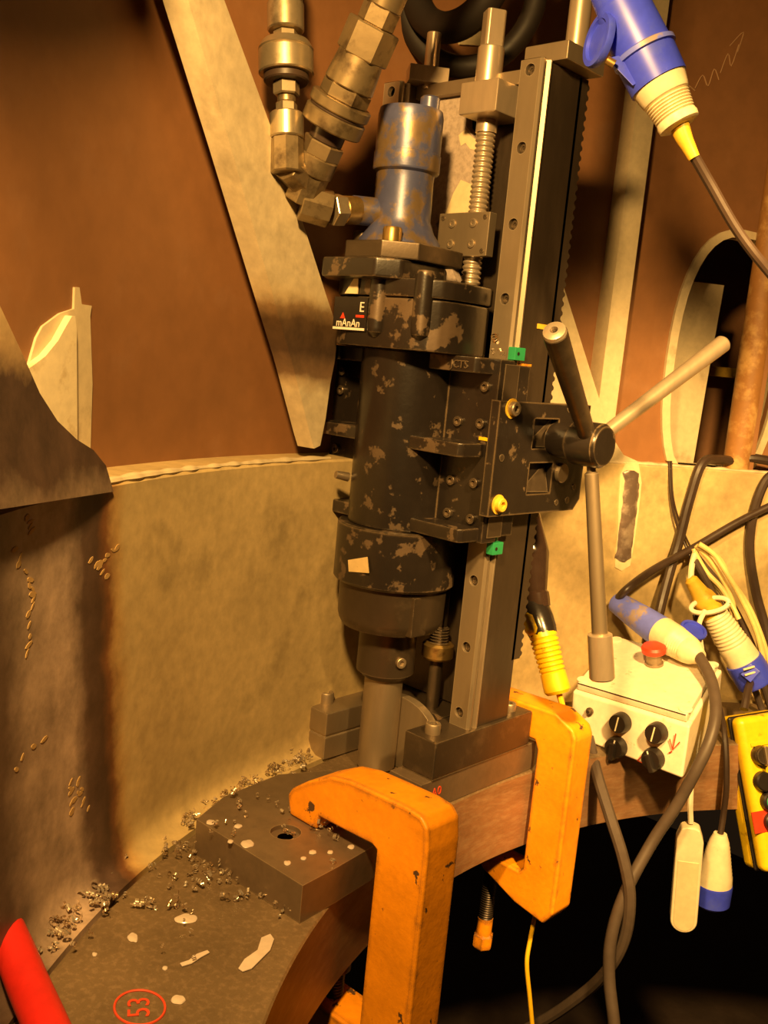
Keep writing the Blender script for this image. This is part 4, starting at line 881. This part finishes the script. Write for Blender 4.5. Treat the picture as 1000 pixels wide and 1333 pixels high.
puddle(232, 1302, 9, 6, 0, 0, 'round milky coolant drop beside the red number', seed=4)
for i, (x, y) in enumerate(((123, 1243), (215, 1261))): puddle(x, y, 3.5, 2.5, 0, 0, 'tiny milky coolant drop on the bare ring', 'tiny coolant drops on the ring', seed=5+i)
for i, (x, y, r_) in enumerate(((274, 1071, 6), (322, 1099, 9), (310, 1076, 5), (374, 1124, 5), (407, 1110, 5), (395, 1118, 4), (457, 1103, 5), (430, 1110, 4), (300, 1096, 4))):
    puddle(x, y, r_, r_*.55, 0, ZP, 'milky coolant spot on the drilled plate', 'coolant spots on the drilled plate', seed=9+i)
random.seed(21)
def chips(name, spots, label):
    b = B()
    for x, y, sx, sy, n, z0, s in spots:
        for i in range(int(n*.75)):
            p = PX(random.gauss(x, sx), random.gauss(y, sy), z=z0); p.z = z0+random.uniform(.002, .008)
            R0 = random.uniform(.0012, .0034)*s; s *= 1.0; turns = random.uniform(.6, 2.2); pitch = random.uniform(.001, .003)*s; w_ = random.uniform(.001, .0028)*s
            rot = Matrix.Rotation(random.uniform(0, 6.3), 3, 'Z') @ Matrix.Rotation(random.uniform(0, 3.1), 3, 'X'); rows = []
            ns = int(8*turns)+2
            for k_ in range(ns+1):
                a_ = 2*math.pi*turns*k_/ns; q_ = Vector((R0*math.cos(a_), R0*math.sin(a_), pitch*a_/(2*math.pi)*1.6))
                rows.append([p+rot @ q_, p+rot @ (q_+Vector((0, 0, w_)))])
            for r_ in rows:
                for q_ in r_: q_.z = max(q_.z, z0+.0004)
            V = [[b.bm.verts.new(q_) for q_ in r_] for r_ in rows]
            for r0_, r1_ in zip(V, V[1:]): b.bm.faces.new((r0_[0], r1_[0], r1_[1], r0_[1]))
    o = solo(name, b, 'chip', label, 'shavings', kind='stuff', smooth=60); return o
chips('steel_shavings', [(385, 990, 12, 8, 60, .004, 1.1), (360, 1003, 10, 6, 40, .004, 1.), (330, 1022, 12, 6, 35, .004, 1), (305, 1037, 14, 5, 40, .004, 1), (280, 1052, 10, 5, 25, .004, 1), (245, 1072, 8, 6, 20, .004, 1.1)], 'curled bright steel shavings heaped along the foot of the wall')
chips('steel_shavings', [(225, 1105, 14, 8, 18, .004, 1), (130, 1170, 16, 10, 36, .006, 1.2), (95, 1195, 18, 12, 36, .006, 1.2), (75, 1215, 14, 8, 18, .006, 1.2), (48, 1238, 6, 4, 4, .006, 1.3), (190, 1140, 20, 8, 8, .002, 1)], 'curled steel shavings scattered between the wall and the red hose')
chips('steel_shavings', [(265, 1130, 12, 8, 22, .0005, 1), (255, 1150, 14, 8, 16, .0005, .9), (195, 1182, 6, 5, 8, .0005, 1.3), (232, 1180, 8, 4, 9, .0005, 1.2), (330, 1168, 18, 6, 20, .0005, .9), (375, 1190, 14, 5, 10, .0005, .9), (300, 1145, 20, 6, 14, .0005, .8), (240, 1210, 60, 30, 12, .0005, .7)], 'curled steel shavings on the ring in front of the drilled plate')
chips('steel_shavings', [(372, 1087, 6, 4, 10, ZP-.004, .8), (420, 1083, 9, 5, 14, ZP+.0005, 1.1), (433, 1122, 3, 2, 2, ZP+.0005, 1.3), (300, 1080, 25, 8, 9, ZP+.0005, .9), (370, 1062, 8, 3, 3, ZP+.0005, 1.2), (330, 1050, 14, 5, 14, ZP+.0005, 1)], 'few curled steel shavings on top of the drilled plate')
chips('steel_shavings', [(648, 462, 4, 3, 8, .5615, .8)], 'tiny bright shavings caught on top of the spindle housing')
